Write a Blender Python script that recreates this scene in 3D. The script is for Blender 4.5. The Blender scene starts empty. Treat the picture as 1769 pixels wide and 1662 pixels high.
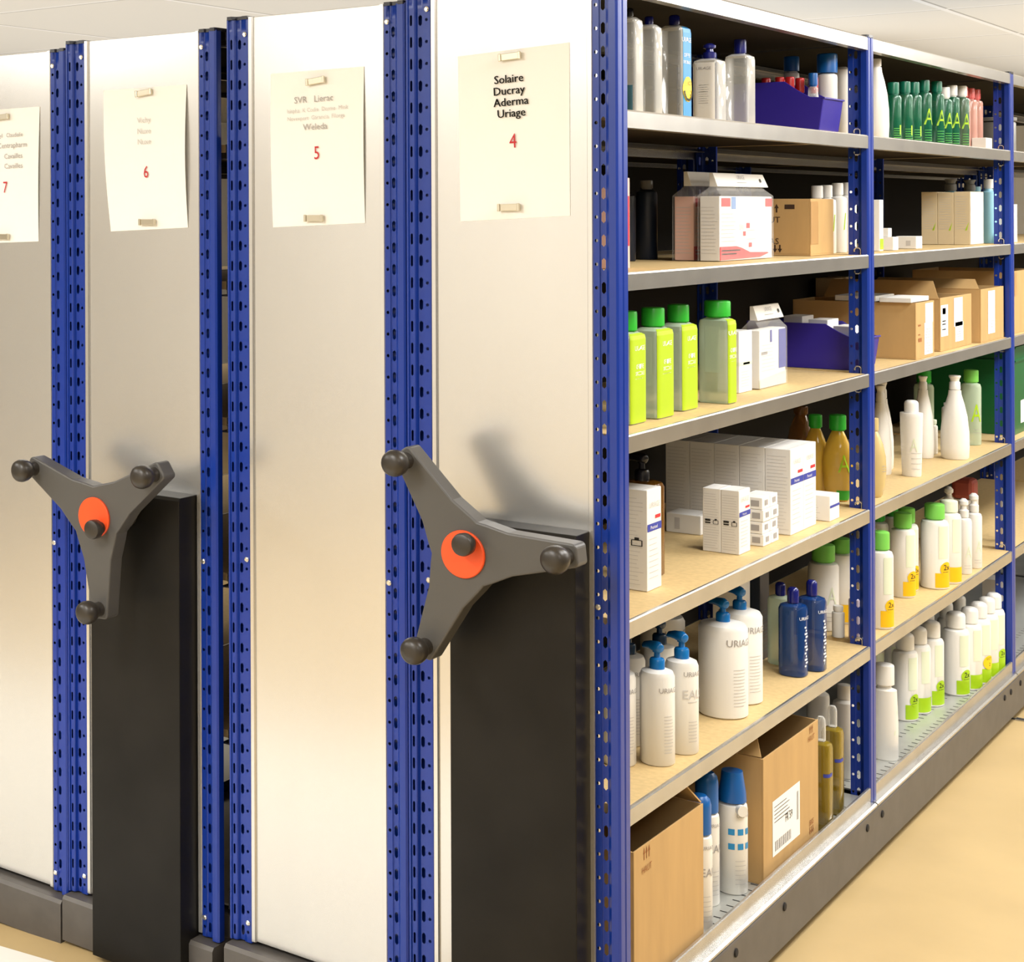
import bpy, bmesh, math, random
from mathutils import Vector, Matrix
random.seed(7)
C = bpy.context.scene.collection
PI = math.pi

# ------------------------------------------------------------------ camera
cam_d = bpy.data.cameras.new('camera'); cam = bpy.data.objects.new('camera', cam_d); C.objects.link(cam)
cam.location = (1.1483, -2.6994, 1.4947)
_y, _r = .7134, -.004
fw = Vector((-math.sin(_y), math.cos(_y), 0)); rt = Vector((math.cos(_y), math.sin(_y), 0)); up = Vector((0, 0, 1))
rt2 = rt * math.cos(_r) + up * math.sin(_r); up2 = up * math.cos(_r) - rt * math.sin(_r)
cam.rotation_euler = Matrix((rt2, up2, -fw)).transposed().to_euler()
cam_d.sensor_width = 36; cam_d.sensor_fit = 'HORIZONTAL'
cam_d.lens = 2874.28 / 1769 * 36
cam_d.shift_x = (884.5 - 145.76) / 1769
cam_d.shift_y = -(831 - 364.51) / 1769
cam_d.clip_start = .05
bpy.context.scene.camera = cam

# ------------------------------------------------------------------ world, lights, exposure
w = bpy.data.worlds.new('world'); bpy.context.scene.world = w; w.use_nodes = True
w.node_tree.nodes['Background'].inputs[0].default_value = (.9, .88, .82, 1)
w.node_tree.nodes['Background'].inputs[1].default_value = .3
vs = bpy.context.scene.view_settings
vs.view_transform = 'Standard'; vs.look = 'None'; vs.exposure = 0.15; vs.gamma = 1; vs.use_curve_mapping = False

def lamp(x, y, sx, sy, e, z=2.385, up_=False):
    d = bpy.data.lights.new('ceiling_and_fill_lamp', 'AREA'); d.shape = 'RECTANGLE'; d.size = sx; d.size_y = sy
    d.energy = e; d.color = (1, .99, .972)
    o = bpy.data.objects.new('ceiling_and_fill_lamp', d); C.objects.link(o); o.location = (x, y, z)
    if up_: o.rotation_euler = (math.pi, 0, 0)
for lx, ly, le in ((1.15, .1, 40), (1.15, 1.7, 40), (1.15, 3.4, 36), (1.15, 5.4, 32), (2.7, 3.0, 34), (2.7, 5.5, 34), (2.7, 8.0, 34), (-.9, -2.4, 44), (-3.3, -2.2, 48), (1.7, -2.6, 28), (-.9, -4.6, 42), (-3.3, -4.6, 42)):  # the row near the right wall is added to brighten what beams reflect
    lamp(lx, ly, .6, 1.2, le)
for lx, ly, sx, sy, le in ((-3.6, 3.5, 4.5, 6, 54), (.2, 6.8, 3.5, 7, 52), (-2, -2.6, 5, 2, 50)):  # added uplights without fixtures, fill light for the ceiling
    lamp(lx, ly, sx, sy, le, 1.98, True)

# ------------------------------------------------------------------ materials
def mat(name, rgb, rough=.5, metal=0, spec=.5, noise=None, alpha=None, coat=0, bump=0):
    m = bpy.data.materials.new(name); m.use_nodes = True
    nt = m.node_tree; b = nt.nodes['Principled BSDF']
    b.inputs['Base Color'].default_value = (*rgb, 1); b.inputs['Roughness'].default_value = rough
    b.inputs['Metallic'].default_value = metal; b.inputs['Specular IOR Level'].default_value = spec
    b.inputs['Coat Weight'].default_value = coat
    if noise:
        sc, amt, strx = noise
        t = nt.nodes.new('ShaderNodeTexCoord'); mp = nt.nodes.new('ShaderNodeMapping'); mp.inputs['Scale'].default_value = strx
        n = nt.nodes.new('ShaderNodeTexNoise'); n.inputs['Scale'].default_value = sc; n.inputs['Detail'].default_value = 5
        r = nt.nodes.new('ShaderNodeValToRGB')
        r.color_ramp.elements[0].position = .3; r.color_ramp.elements[1].position = .7
        r.color_ramp.elements[0].color = (*[c * (1 - amt) for c in rgb], 1)
        r.color_ramp.elements[1].color = (*[min(1, c * (1 + amt)) for c in rgb], 1)
        nt.links.new(t.outputs['Object'], mp.inputs[0]); nt.links.new(mp.outputs[0], n.inputs['Vector'])
        nt.links.new(n.outputs['Fac'], r.inputs[0]); nt.links.new(r.outputs[0], b.inputs['Base Color'])
        if bump:
            bp = nt.nodes.new('ShaderNodeBump'); bp.inputs['Strength'].default_value = bump; bp.inputs['Distance'].default_value = .002
            nt.links.new(n.outputs['Fac'], bp.inputs['Height']); nt.links.new(bp.outputs[0], b.inputs['Normal'])
    if alpha:
        lw = nt.nodes.new('ShaderNodeLayerWeight'); lw.inputs['Blend'].default_value = .45
        mr = nt.nodes.new('ShaderNodeMapRange'); mr.inputs['To Min'].default_value = alpha[0]; mr.inputs['To Max'].default_value = alpha[1]
        nt.links.new(lw.outputs['Facing'], mr.inputs['Value']); nt.links.new(mr.outputs[0], b.inputs['Alpha'])
    return m
def S(r, g, b):
    f = lambda c: (c / 255 / 12.92) if c / 255 <= .04045 else ((c / 255 + .055) / 1.055) ** 2.4
    return (f(r), f(g), f(b))
O1 = (1, 1, 1)
M = dict(
    blue=mat('blue_enamel', S(18, 52, 146), .28, 0, .5),
    panel=mat('brushed_galvanised_panel', (.69, .685, .67), .25, .74, .5, (3, .04, (1, 1, .15))),
    zinc=mat('galvanised_beam', (.50, .49, .47), .26, .8, .5, (14, .08, O1)),
    under=mat('underside_shade', (.035, .027, .020), .8, 0, .1), shade_dark=mat('painted_shade_dark', (.022, .019, .016), .8, 0, .1),  # shade put into the colour of board undersides, top boards and backing sheets
    zincd=mat('tray_steel', (.56, .57, .54), .4, .6, .5, (8, .06, O1)),
    base=mat('grey_base_steel', (.105, .096, .088), .45, .1, .4, (20, .1, O1)),
    board=mat('chipboard', S(208, 180, 128), .6, 0, .3, (90, .08, O1)),
    black=mat('black_cover', (.012, .011, .0095), .38, 0, .16, (6, .3, O1)),
    wheel=mat('grey_plastic', (.085, .082, .078), .42, 0, .4),
    knob=mat('black_plastic', (.03, .025, .02), .35, 0, .5),
    orange=mat('orange_plastic', S(238, 84, 36), .4),
    paper=mat('white_paper', (.91, .90, .87), .8),
    magnet=mat('brass_magnet', (.62, .57, .45), .28, .85),
    ink=mat('black_ink', (.02, .018, .016), .7), grey_ink=mat('grey_ink', (.36, .34, .33), .7), pale_ink=mat('pale_ink', (.58, .56, .54), .7),
    red_ink=mat('red_ink', S(190, 25, 35), .6),
    steel=mat('bright_steel', (.8, .8, .78), .25, .9),
    dark=mat('dark_hole', (.012, .01, .009), .8),
    cap_black=mat('cap_black', (.012, .012, .02), .25),
    floor=mat('beige_vinyl', S(194, 169, 122), .42, 0, .4, (3.5, .07, O1)),
    floorw=mat('white_floor', (.86, .84, .78), .5),
    white=mat('white_plastic', (.82, .80, .75), .3, 0, .5), cream=mat('cream_card', (.80, .77, .71), .6),
    card=mat('white_carton', (.84, .82, .78), .55), kraft=mat('cardboard', S(192, 157, 106), .75, 0, .2, (25, .06, (1, 1, .2))),
    kraftd=mat('cardboard_inside', S(150, 108, 60), .85, 0, .2), kin=mat('kraft_print', S(60, 38, 22), .8), kpr=mat('kraft_print_brown', S(150, 92, 45), .8), tape=mat('kraft_tape', S(190, 150, 95), .3),
    clear=mat('clear_plastic', (.84, .84, .80), .06, 0, .8, alpha=(.2, .88)), clearg=mat('clear_greenish', S(205, 222, 195), .08, 0, .6, alpha=(.5, .9)),
    lime=mat('lime_print', S(168, 208, 20), .45), limeb=mat('lime_label', S(176, 205, 20), .5), green=mat('green_cap', S(48, 175, 50), .3), gcap=mat('pale_green_cap', S(120, 200, 85), .35),
    dgreen=mat('green_glass', S(22, 110, 78), .18, 0, .6, alpha=(.55, .92)), tealcap=mat('teal_cap', S(18, 110, 85), .25), crate=mat('crate_green', S(10, 96, 48), .35), rust=mat('rust_wrap', S(150, 66, 54), .5),
    sky=mat('sky_label', S(32, 140, 200), .4), yellow=mat('yellow_label', S(240, 205, 20), .45), teal=mat('teal_label', S(50, 95, 110), .5),
    purple=mat('indigo_bin', S(52, 40, 150), .3), red=mat('red_cap', S(190, 35, 35), .25), pinkl=mat('pink_liquid', S(222, 170, 155), .1, 0, .6, alpha=(.6, .95)), pinkcap=mat('coral_cap', S(215, 90, 85), .3),
    bluecap=mat('deep_blue_cap', S(15, 92, 165), .3), navy=mat('navy_plastic', S(24, 30, 110), .2), bluel=mat('blue_liquid', S(16, 58, 118), .05, 0, .7, alpha=(.72, .97)), navyp=mat('navy_print', S(45, 60, 160), .5), dnavy=mat('navy_carton', S(22, 32, 48), .4),
    pump=mat('pump_blue', S(20, 110, 180), .25), darkpump=mat('pump_dark', S(18, 52, 84), .25),
    amber=mat('amber_plastic', S(120, 78, 20), .08, 0, .6, alpha=(.6, .95)), amberl=mat('golden_liquid', S(220, 178, 62), .1, 0, .6, alpha=(.7, .95)), honey=mat('honey_liquid', S(214, 190, 130), .15, 0, .6, alpha=(.75, .97)), oliv=mat('olive_oil', S(140, 118, 28), .1, 0, .6, alpha=(.65, .95)),
    film=mat('clear_film', (.85, .83, .80), .1, 0, .7, alpha=(.03, .32)), pinkc=mat('pink_card', S(232, 190, 175), .6), redp=mat('red_print', S(205, 35, 50), .5), bluep=mat('blue_print', S(110, 150, 205), .5),
    palegreen=mat('pale_green_print', S(222, 230, 205), .5), beige=mat('beige_carton', S(214, 196, 160), .6), paleblue=mat('pale_blue', S(150, 205, 225), .4), grey=mat('grey_plastic_tub', S(120, 118, 112), .4), gold=mat('gold_print', S(240, 190, 10), .45), lilac=mat('lilac_plastic', S(190, 180, 200), .4),
)

# ------------------------------------------------------------------ mesh helpers
def link(name, bm, m, parent=None, loc=(0, 0, 0), smooth=None, bevel=0, solid=0, segs=2):
    bmesh.ops.recalc_face_normals(bm, faces=bm.faces) if solid == 0 else None
    me = bpy.data.meshes.new(name); bm.to_mesh(me); bm.free()
    if smooth is not None:
        for p in me.polygons: p.use_smooth = True
        me.set_sharp_from_angle(angle=math.radians(smooth))
    me.materials.append(m)
    return put(name, me, parent, loc, bevel, solid, segs)
def put(name, me, parent=None, loc=(0, 0, 0), bevel=0, solid=0, segs=2):
    o = bpy.data.objects.new(name, me); C.objects.link(o); o.location = loc
    if parent: o.parent = parent
    if bevel:
        md = o.modifiers.new('bevel', 'BEVEL'); md.width = bevel; md.segments = segs; md.limit_method = 'ANGLE'; md.angle_limit = .6
    if solid:
        md = o.modifiers.new('solid', 'SOLIDIFY'); md.thickness = solid; md.offset = 0
    return o
def tag(o, label, cat, group=None):
    o['label'] = label; o['category'] = cat
    if group: o['group'] = group
    return o
def thing(name, label, cat, loc, group=None, rz=0):
    o = bpy.data.objects.new(name, None); C.objects.link(o); o.location = loc; o.rotation_euler = (0, 0, rz); o.empty_display_size = .03
    return tag(o, label, cat, group)
def B(bm, x0, y0, z0, x1, y1, z1):
    v = [bm.verts.new(p) for p in ((x0, y0, z0), (x1, y0, z0), (x1, y1, z0), (x0, y1, z0), (x0, y0, z1), (x1, y0, z1), (x1, y1, z1), (x0, y1, z1))]
    for f in ((3, 2, 1, 0), (4, 5, 6, 7), (0, 1, 5, 4), (1, 2, 6, 5), (2, 3, 7, 6), (3, 0, 4, 7)): bm.faces.new([v[i] for i in f])
def box(x0, y0, z0, x1, y1, z1):
    bm = bmesh.new(); B(bm, x0, y0, z0, x1, y1, z1); return bm
def prism(bm, pts, f0, f1):
    """pts 2D outline; f0/f1 map a 2D point to the two end planes"""
    a = [bm.verts.new(f0(p)) for p in pts]; b = [bm.verts.new(f1(p)) for p in pts]; n = len(pts)
    bm.faces.new(a); bm.faces.new(list(reversed(b)))
    for i in range(n): bm.faces.new((a[i], b[i], b[(i + 1) % n], a[(i + 1) % n]))
def sup(t, a, b, n):
    c, s = math.cos(t), math.sin(t)
    return (a * math.copysign(abs(c) ** (2 / n), c), b * math.copysign(abs(s) ** (2 / n), s))
def lathe(bm, prof, a, b=None, n=2, seg=28, c=(0, 0), closed=True):
    b = b or a; rings = []
    for z, s in prof:
        rings.append([bm.verts.new((c[0] + s * x, c[1] + s * y, z)) for x, y in (sup(2 * PI * i / seg, a, b, n) for i in range(seg))])
    for r0, r1 in zip(rings, rings[1:]):
        for i in range(seg): bm.faces.new((r0[i], r0[(i + 1) % seg], r1[(i + 1) % seg], r1[i]))
    if closed: bm.faces.new(list(reversed(rings[0]))); bm.faces.new(rings[-1])
def tube(bm, pts, rad, seg=10, caps=True):
    pts = [Vector(p) for p in pts]; rings = []
    rad = rad if isinstance(rad, (list, tuple)) else [rad] * len(pts)
    for i, p in enumerate(pts):
        d = (pts[min(i + 1, len(pts) - 1)] - pts[max(i - 1, 0)]).normalized()
        u = d.orthogonal().normalized() if i == 0 else (u - d * u.dot(d)).normalized()
        v = d.cross(u)
        rings.append([bm.verts.new(p + (u * math.cos(2 * PI * k / seg) + v * math.sin(2 * PI * k / seg)) * rad[i]) for k in range(seg)])
    for r0, r1 in zip(rings, rings[1:]):
        for i in range(seg): bm.faces.new((r0[i], r0[(i + 1) % seg], r1[(i + 1) % seg], r1[i]))
    if caps: bm.faces.new(list(reversed(rings[0]))); bm.faces.new(rings[-1])

_tx = {}
def text2d(s):
    if s not in _tx:
        cu = bpy.data.curves.new('t', 'FONT'); cu.body = s; cu.resolution_u = 2; cu.size = 1
        o = bpy.data.objects.new('t', cu); C.objects.link(o); bpy.context.view_layer.update()
        me = bpy.data.meshes.new_from_object(o.evaluated_get(bpy.context.evaluated_depsgraph_get()))
        vs_ = [(v.co.x, v.co.y) for v in me.vertices]; fs = [tuple(p.vertices) for p in me.polygons]
        bpy.data.objects.remove(o); bpy.data.curves.remove(cu); bpy.data.meshes.remove(me)
        x0 = min((v[0] for v in vs_), default=0); x1 = max((v[0] for v in vs_), default=0)
        _tx[s] = ([(x - (x0 + x1) / 2, y) for x, y in vs_], fs, x1 - x0)
    return _tx[s]
class Flat:
    def __init__(s, o, r, u): s.o = Vector(o); s.r = Vector(r); s.u = Vector(u); s.n = s.r.cross(s.u); s.zs = []
    def __call__(s, a, b, off=.0006): return s.o + s.r * a + s.u * b + s.n * off
class Wrap:
    """surface of a lathed body; arc length runs along the girth from angle t0, height is z"""
    def __init__(s, prof, a, b, n, t0):
        s.prof, s.a, s.b, s.n = prof, a, b, n; s.zs = [p[0] for p in prof]
        s.tab = [0]; s.t0 = t0; N = 360; p = sup(t0 - PI, a, b, n); s.N = N
        for i in range(1, N + 1):
            q = sup(t0 - PI + 2 * PI * i / N, a, b, n); s.tab.append(s.tab[-1] + math.hypot(q[0] - p[0], q[1] - p[1])); p = q
        s.mid = s.tab[N // 2]
    def __call__(s, arc, z, off=.0006):
        t = arc + s.mid; lo, hi = 0, s.N
        while hi - lo > 1:
            m = (lo + hi) // 2
            if s.tab[m] <= t: lo = m
            else: hi = m
        fr = (t - s.tab[lo]) / max(1e-9, s.tab[hi] - s.tab[lo]); th = s.t0 - PI + 2 * PI * (lo + fr) / s.N
        k = s.prof[-1][1]
        for (z0, s0), (z1, s1) in zip(s.prof, s.prof[1:]):
            if z0 <= z <= z1: k = s0 + (s1 - s0) * (z - z0) / max(1e-9, z1 - z0); break
        x, y = sup(th, s.a, s.b, s.n); nx, ny = sup(th, 1 / s.a, 1 / s.b, s.n / (s.n - 1) if s.n > 1 else 2); l = math.hypot(nx, ny)
        return Vector((x * k + nx / l * off, y * k + ny / l * off, z))
def decal(parent, name, m, items, off=.0006):
    """items: ('t', surf, s, t, text, size) or ('r', surf, s0, t0, s1, t1) or ('d', surf, s, t, radius) or ('p', surf, points)"""
    bm = bmesh.new()
    for it in items:
        k, sf = it[0], it[1]
        if k == 't':
            vv, ff, _ = text2d(it[4]); sz = it[5]; sx = sz * (it[6] if len(it) > 6 else 1)
            bv = [bm.verts.new(sf(it[2] + x * sx, it[3] + y * sz, off * 1.8)) for x, y in vv]
            for f in ff:
                try: bm.faces.new([bv[i] for i in f])
                except ValueError: pass
        elif k == 'r':
            _, _, s0, t0, s1, t1 = it
            ns = 1 if isinstance(sf, Flat) else max(2, int(abs(s1 - s0) / .0018))
            tz = sorted({t0, t1, *[z for z in sf.zs if t0 < z < t1]})
            g = [[bm.verts.new(sf(s0 + (s1 - s0) * i / ns, t, off)) for i in range(ns + 1)] for t in tz]
            for r0, r1 in zip(g, g[1:]):
                for i in range(ns): bm.faces.new((r0[i], r0[i + 1], r1[i + 1], r1[i]))
        elif k == 'd':
            _, _, s0, t0, r = it
            rg = [[bm.verts.new(sf(s0 + r * q * math.cos(2 * PI * i / 20), t0 + r * q * math.sin(2 * PI * i / 20), off * 2.0)) for i in range(20)] for q in (.1, .2, .3, .4, .5, .6, .7, .8, .9, 1)]
            bm.faces.new(rg[0])
            for r0, r1 in zip(rg, rg[1:]):
                for i in range(20): bm.faces.new((r0[i], r1[i], r1[(i + 1) % 20], r0[(i + 1) % 20]))
        elif k == 'p':
            bm.faces.new([bm.verts.new(sf(x, y, off)) for x, y in it[2]])
    me = bpy.data.meshes.new(name); bm.to_mesh(me); bm.free(); me.materials.append(m)
    return put(name, me, parent)
def lines(sf, s0, s1, zs, h=.0012):
    return [('r', sf, s0, z, s1 - (random.random() * .25 * (s1 - s0)), z + h) for z in zs]

# ------------------------------------------------------------------ the room
def struct(name, bm, m, loc=(0, 0, 0)):
    o = link(name, bm, m, None, loc); o['kind'] = 'structure'; return o
FZ = -.028
bm = bmesh.new()
v = [bm.verts.new(p) for p in ((-9, -6, FZ - .044 * 9), (0, -6, FZ), (3.2, -6, FZ), (3.2, 12, FZ), (0, 12, FZ), (-9, 12, FZ - .044 * 9))]
bm.faces.new((v[0], v[1], v[4], v[5])); bm.faces.new((v[1], v[2], v[3], v[4]))
struct('floor', bm, M['floor'])
bm = bmesh.new()
sl = lambda x: FZ + .044 * x + .004
v = [bm.verts.new(p) for p in ((-6, -1.6, sl(-6)), (-.5, -1.6, sl(-.5)), (-.5, -.075, sl(-.5)), (-6, -.155 - .22, sl(-6)))]
bm.faces.new(v); struct('trim_1', bm, M['floorw'])
cm = mat('ceiling_tiles', (.86, .84, .79), .85)
nt = cm.node_tree; tc = nt.nodes.new('ShaderNodeTexCoord'); sp = nt.nodes.new('ShaderNodeSeparateXYZ'); nt.links.new(tc.outputs['Object'], sp.inputs[0])
def grid(ax, off, per, wdt):
    a = nt.nodes.new('ShaderNodeMath'); a.operation = 'ADD'; a.inputs[1].default_value = 40 * per - off; nt.links.new(sp.outputs[ax], a.inputs[0])
    b = nt.nodes.new('ShaderNodeMath'); b.operation = 'MODULO'; b.inputs[1].default_value = per; nt.links.new(a.outputs[0], b.inputs[0])
    c = nt.nodes.new('ShaderNodeMath'); c.operation = 'LESS_THAN'; c.inputs[1].default_value = wdt; nt.links.new(b.outputs[0], c.inputs[0]); return c
g1, g2 = grid('X', -.87, 1.2, .028), grid('Y', 2.78, 1.41, .028)
s1_, s2_ = grid('X', -.842, 1.2, .012), grid('Y', 2.808, 1.41, .012)
def mx(a, b):
    n = nt.nodes.new('ShaderNodeMath'); n.operation = 'MAXIMUM'; nt.links.new(a.outputs[0], n.inputs[0]); nt.links.new(b.outputs[0], n.inputs[1]); return n
m1 = nt.nodes.new('ShaderNodeMix'); m1.data_type = 'RGBA'; m1.inputs['A'].default_value = (.80, .78, .72, 1); m1.inputs['B'].default_value = (.45, .43, .39, 1)
nt.links.new(mx(s1_, s2_).outputs[0], m1.inputs['Factor'])
m2 = nt.nodes.new('ShaderNodeMix'); m2.data_type = 'RGBA'; m2.inputs['B'].default_value = (.93, .92, .89, 1)
nt.links.new(m1.outputs['Result'], m2.inputs['A']); nt.links.new(mx(g1, g2).outputs[0], m2.inputs['Factor'])
nt.links.new(m2.outputs['Result'], nt.nodes['Principled BSDF'].inputs['Base Color'])
struct('ceiling', box(-9, -6, 2.4, 3.2, 12, 2.45), cm)
wm = mat('wall_paint', (.83, .82, .79), .8)
struct('wall_left', box(-9.1, -6, -.6, -9, 12, 2.4), wm); struct('wall_right', box(3.2, -6, -.6, 3.3, 12, 2.4), wm)
struct('reflection_board', box(3.15, -6, -.3, 3.2, 12, 1.62), mat('dark_reflection_board', (.075, .07, .06), .6))  # unseen dark board, added as something dark for the lower beams to reflect
struct('wall_front', box(-9, -6.1, -.6, 3.2, -6, 2.4), wm); struct('wall_back', box(-9, 12, -.6, 3.2, 12.1, 2.4), wm)
# floor rail that the mobile units run on
bm = bmesh.new(); B(bm, -.02, 2.845, FZ - .01, 3.2, 2.858, FZ + .0012); struct('trim_2', bm, M['dark'])
bm = bmesh.new(); B(bm, .0, 2.838, FZ - .01, 3.2, 2.845, FZ + .003); B(bm, .0, 2.858, FZ - .01, 3.2, 2.865, FZ + .003); struct('trim_3', bm, M['zinc'])

# ------------------------------------------------------------------ shelving units
LV = dict(s1=1.6624, s2=1.3854, s3=1.1096, s4=.795, s5=.4774); TRAY = .125; TOP = 1.8937
FR = [0, 1.41, 2.82, 4.23, 5.64]
def strip(bm, p0, p1, z0, z1, kind, pitch=.04):
    """vertical sheet from plan point p0 to p1, with a column of real slots or round holes"""
    p0, p1 = Vector((*p0, 0)), Vector((*p1, 0)); L = (p1 - p0).length; d = (p1 - p0) / L
    P = lambda u, z: bm.verts.new(p0 + d * (L / 2 + u) + Vector((0, 0, z)))
    if kind is None:
        bm.faces.new((P(-L / 2, z0), P(L / 2, z0), P(L / 2, z1), P(-L / 2, z1))); return
    n = int((z1 - z0) / pitch); zz = z0
    rx, rz = dict(slot=(.0036, .0105), hole=(.0031, .0031), thin=(.0022, .0105))[kind]
    sh = pitch * .5 if kind == 'hole' else 0
    for i in range(n):
        c = zz + pitch * (i + .5); h = pitch / 2
        outer = [(-L / 2, -h), (0, -h), (L / 2, -h), (L / 2, 0), (L / 2, h), (0, h), (-L / 2, h), (-L / 2, 0)]
        if kind == 'hole': inner = [(rx * math.cos(a), rz * math.sin(a)) for a in (math.radians(225 + 45 * k) for k in range(8))]
        else: inner = [(-rx, -rz + rx), (0, -rz), (rx, -rz + rx), (rx, 0), (rx, rz - rx), (0, rz), (-rx, rz - rx), (-rx, 0)]
        vo = [P(x, c + y) for x, y in outer]; vi = [P(x, c + y) for x, y in inner]
        for k in range(8): bm.faces.new((vo[k], vo[(k + 1) % 8], vi[(k + 1) % 8], vi[k]))
    if zz + pitch * n < z1 - 1e-4:
        bm.faces.new((P(-L / 2, zz + pitch * n), P(L / 2, zz + pitch * n), P(L / 2, z1), P(-L / 2, z1)))
def post_mesh(z0, mirror, back=False):
    bm = bmesh.new(); sx = -1 if mirror else 1; z1 = TOP - .002
    if mirror: q = [(-.047, .014), (-.047, .002), (-.032, .002), (-.030, .006), (-.019, .006), (-.0165, .001), (-.0145, -.002), (-.0055, -.002), (-.0045, -.005), (-.001, -.005), (0, -.002), (0, .030)]; kinds = [None, 'hole', None, 'slot', None, None, 'thin'] + [None] * 6
    else: q = [(-.047, .014), (-.047, .002), (-.036, .002), (-.035, .005), (-.025, .005), (-.0195, -.002), (-.016, -.006), (-.004, -.006), (-.0005, -.003), (0, .002), (0, .010), (-.0015, .012), (-.0015, .016), (0, .018), (0, .034), (-.012, .034)]; kinds = [None, 'hole', None, 'slot'] + [None] * 14
    if back and not mirror: q = q[:10] + [(0, .012)]
    for a, b, k in zip(q, q[1:], kinds): strip(bm, (a[0] * sx, a[1]), (b[0] * sx, b[1]), z0, z1, k)
    if back: strip(bm, (0, .030 if mirror else .012), (-.047 * sx, .030 if mirror else .014), z0, z1, None)
    bmesh.ops.remove_doubles(bm, verts=bm.verts, dist=1e-5)
    me = bpy.data.meshes.new('upright'); bm.to_mesh(me); bm.free()
    for p in me.polygons: p.use_smooth = True
    me.set_sharp_from_angle(angle=math.radians(35)); me.materials.append(M['blue']); return me
PM = {(z, m, b): post_mesh(z, m, b) for z in (.061, .112) for m in (False, True) for b in (False, True)}
def cap_mesh(mirror):
    s = -1 if mirror else 1; bm = bmesh.new()
    prism(bm, [(-.047 * s, .0), (-.034 * s, .0), (-.031 * s, .004), (-.019 * s, .004), (-.014 * s, -.007), (-.003 * s, -.007), (.0, .0), (.0, .034), (-.047 * s, .034)],
          lambda p: (p[0], p[1], TOP - .004), lambda p: (p[0], p[1], TOP + .003))
    me = bpy.data.meshes.new('post_cap'); bmesh.ops.recalc_face_normals(bm, faces=bm.faces); bm.to_mesh(me); bm.free(); me.materials.append(M['cap_black']); return me
CM = {m: cap_mesh(m) for m in (False, True)}
bm = bmesh.new(); lathe(bm, [(-.0015, 1), (.001, 1), (.0025, .6)], .0052, seg=10)
bmesh.ops.rotate(bm, verts=bm.verts, cent=(0, 0, 0), matrix=Matrix.Rotation(PI / 2, 3, 'X'))
BOLT = bpy.data.meshes.new('bolt'); bm.to_mesh(BOLT); bm.free(); BOLT.materials.append(M['steel'])
D = .403
DZ = [0, -.0168, -.0348, -.0487]; UX = [0, -.4045, -.8334, -1.2385]
def mesh_of(bm, name, m, smooth=None):
    bmesh.ops.recalc_face_normals(bm, faces=bm.faces); me = bpy.data.meshes.new(name); bm.to_mesh(me); bm.free(); me.materials.append(m); return me
SH = []
for k in range(4):
    y0, y1 = FR[k] + .036, FR[k + 1] - .002
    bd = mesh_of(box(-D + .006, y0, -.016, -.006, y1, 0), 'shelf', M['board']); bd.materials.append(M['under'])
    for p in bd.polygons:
        if p.normal.z < -.5: p.material_index = 1  # bottom face takes the painted shade colour
    def beam(s, f):
        bm = bmesh.new()
        prism(bm, [(0, -.030), (0, -.002), (-.0015, .0008), (-.0058, .0008), (-.0058, -.017), (-.004, -.017), (-.004, -.027), (-.020, -.027), (-.020, -.030)],
              lambda p: (f + s * p[0], y0, p[1]), lambda p: (f + s * p[0], y1, p[1]))
        return mesh_of(bm, 'shelf_beam', M['zinc'])
    bmf, bmb = beam(1, -.001), beam(-1, -D + .001)
    tr = mesh_of(box(-D + .006, y0, -.004, -.006, y1, 0), 'tray', M['zincd'])
    def tbeam(s, f, sill=True):
        bm = bmesh.new()
        prism(bm, [(0, -.010), (0, .023), (-.0015, .025), (-.0058, .025), (-.0058, -.010)], lambda p: (f + s * p[0], y0, p[1]), lambda p: (f + s * p[0], y1, p[1]))
        if s > 0 and sill: prism(bm, [(.013, -.0165), (.013, -.012), (.008, -.009), (-.004, -.009), (-.004, -.0165)], lambda p: (f + s * p[0], y0 - .03, p[1]), lambda p: (f + s * p[0], y1 + .002, p[1]))
        return mesh_of(bm, 'tray_rail', M['zinc'])
    lid = mesh_of(box(-D + .006, y0, -.016, -.006, y1, 0), 'shelf', M['shade_dark'])  # top board all in the shade colour, so no lit edge shows
    SH.append((bd, bmf, bmb, tr, tbeam(1, -.001), tbeam(-1, -D + .001), tbeam(1, -.001, False), lid))
def clip_mesh():
    bm = bmesh.new(); pts = [(.0, 0, -.004), (0, 0, .008), (-.004, 0, .012), (-.011, 0, .012), (-.014, 0, .008), (-.014, 0, .003)]
    tube(bm, pts, .0018, 6); return mesh_of(bm, 'shelf_clip', M['steel'])
CLIP = clip_mesh()

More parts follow.
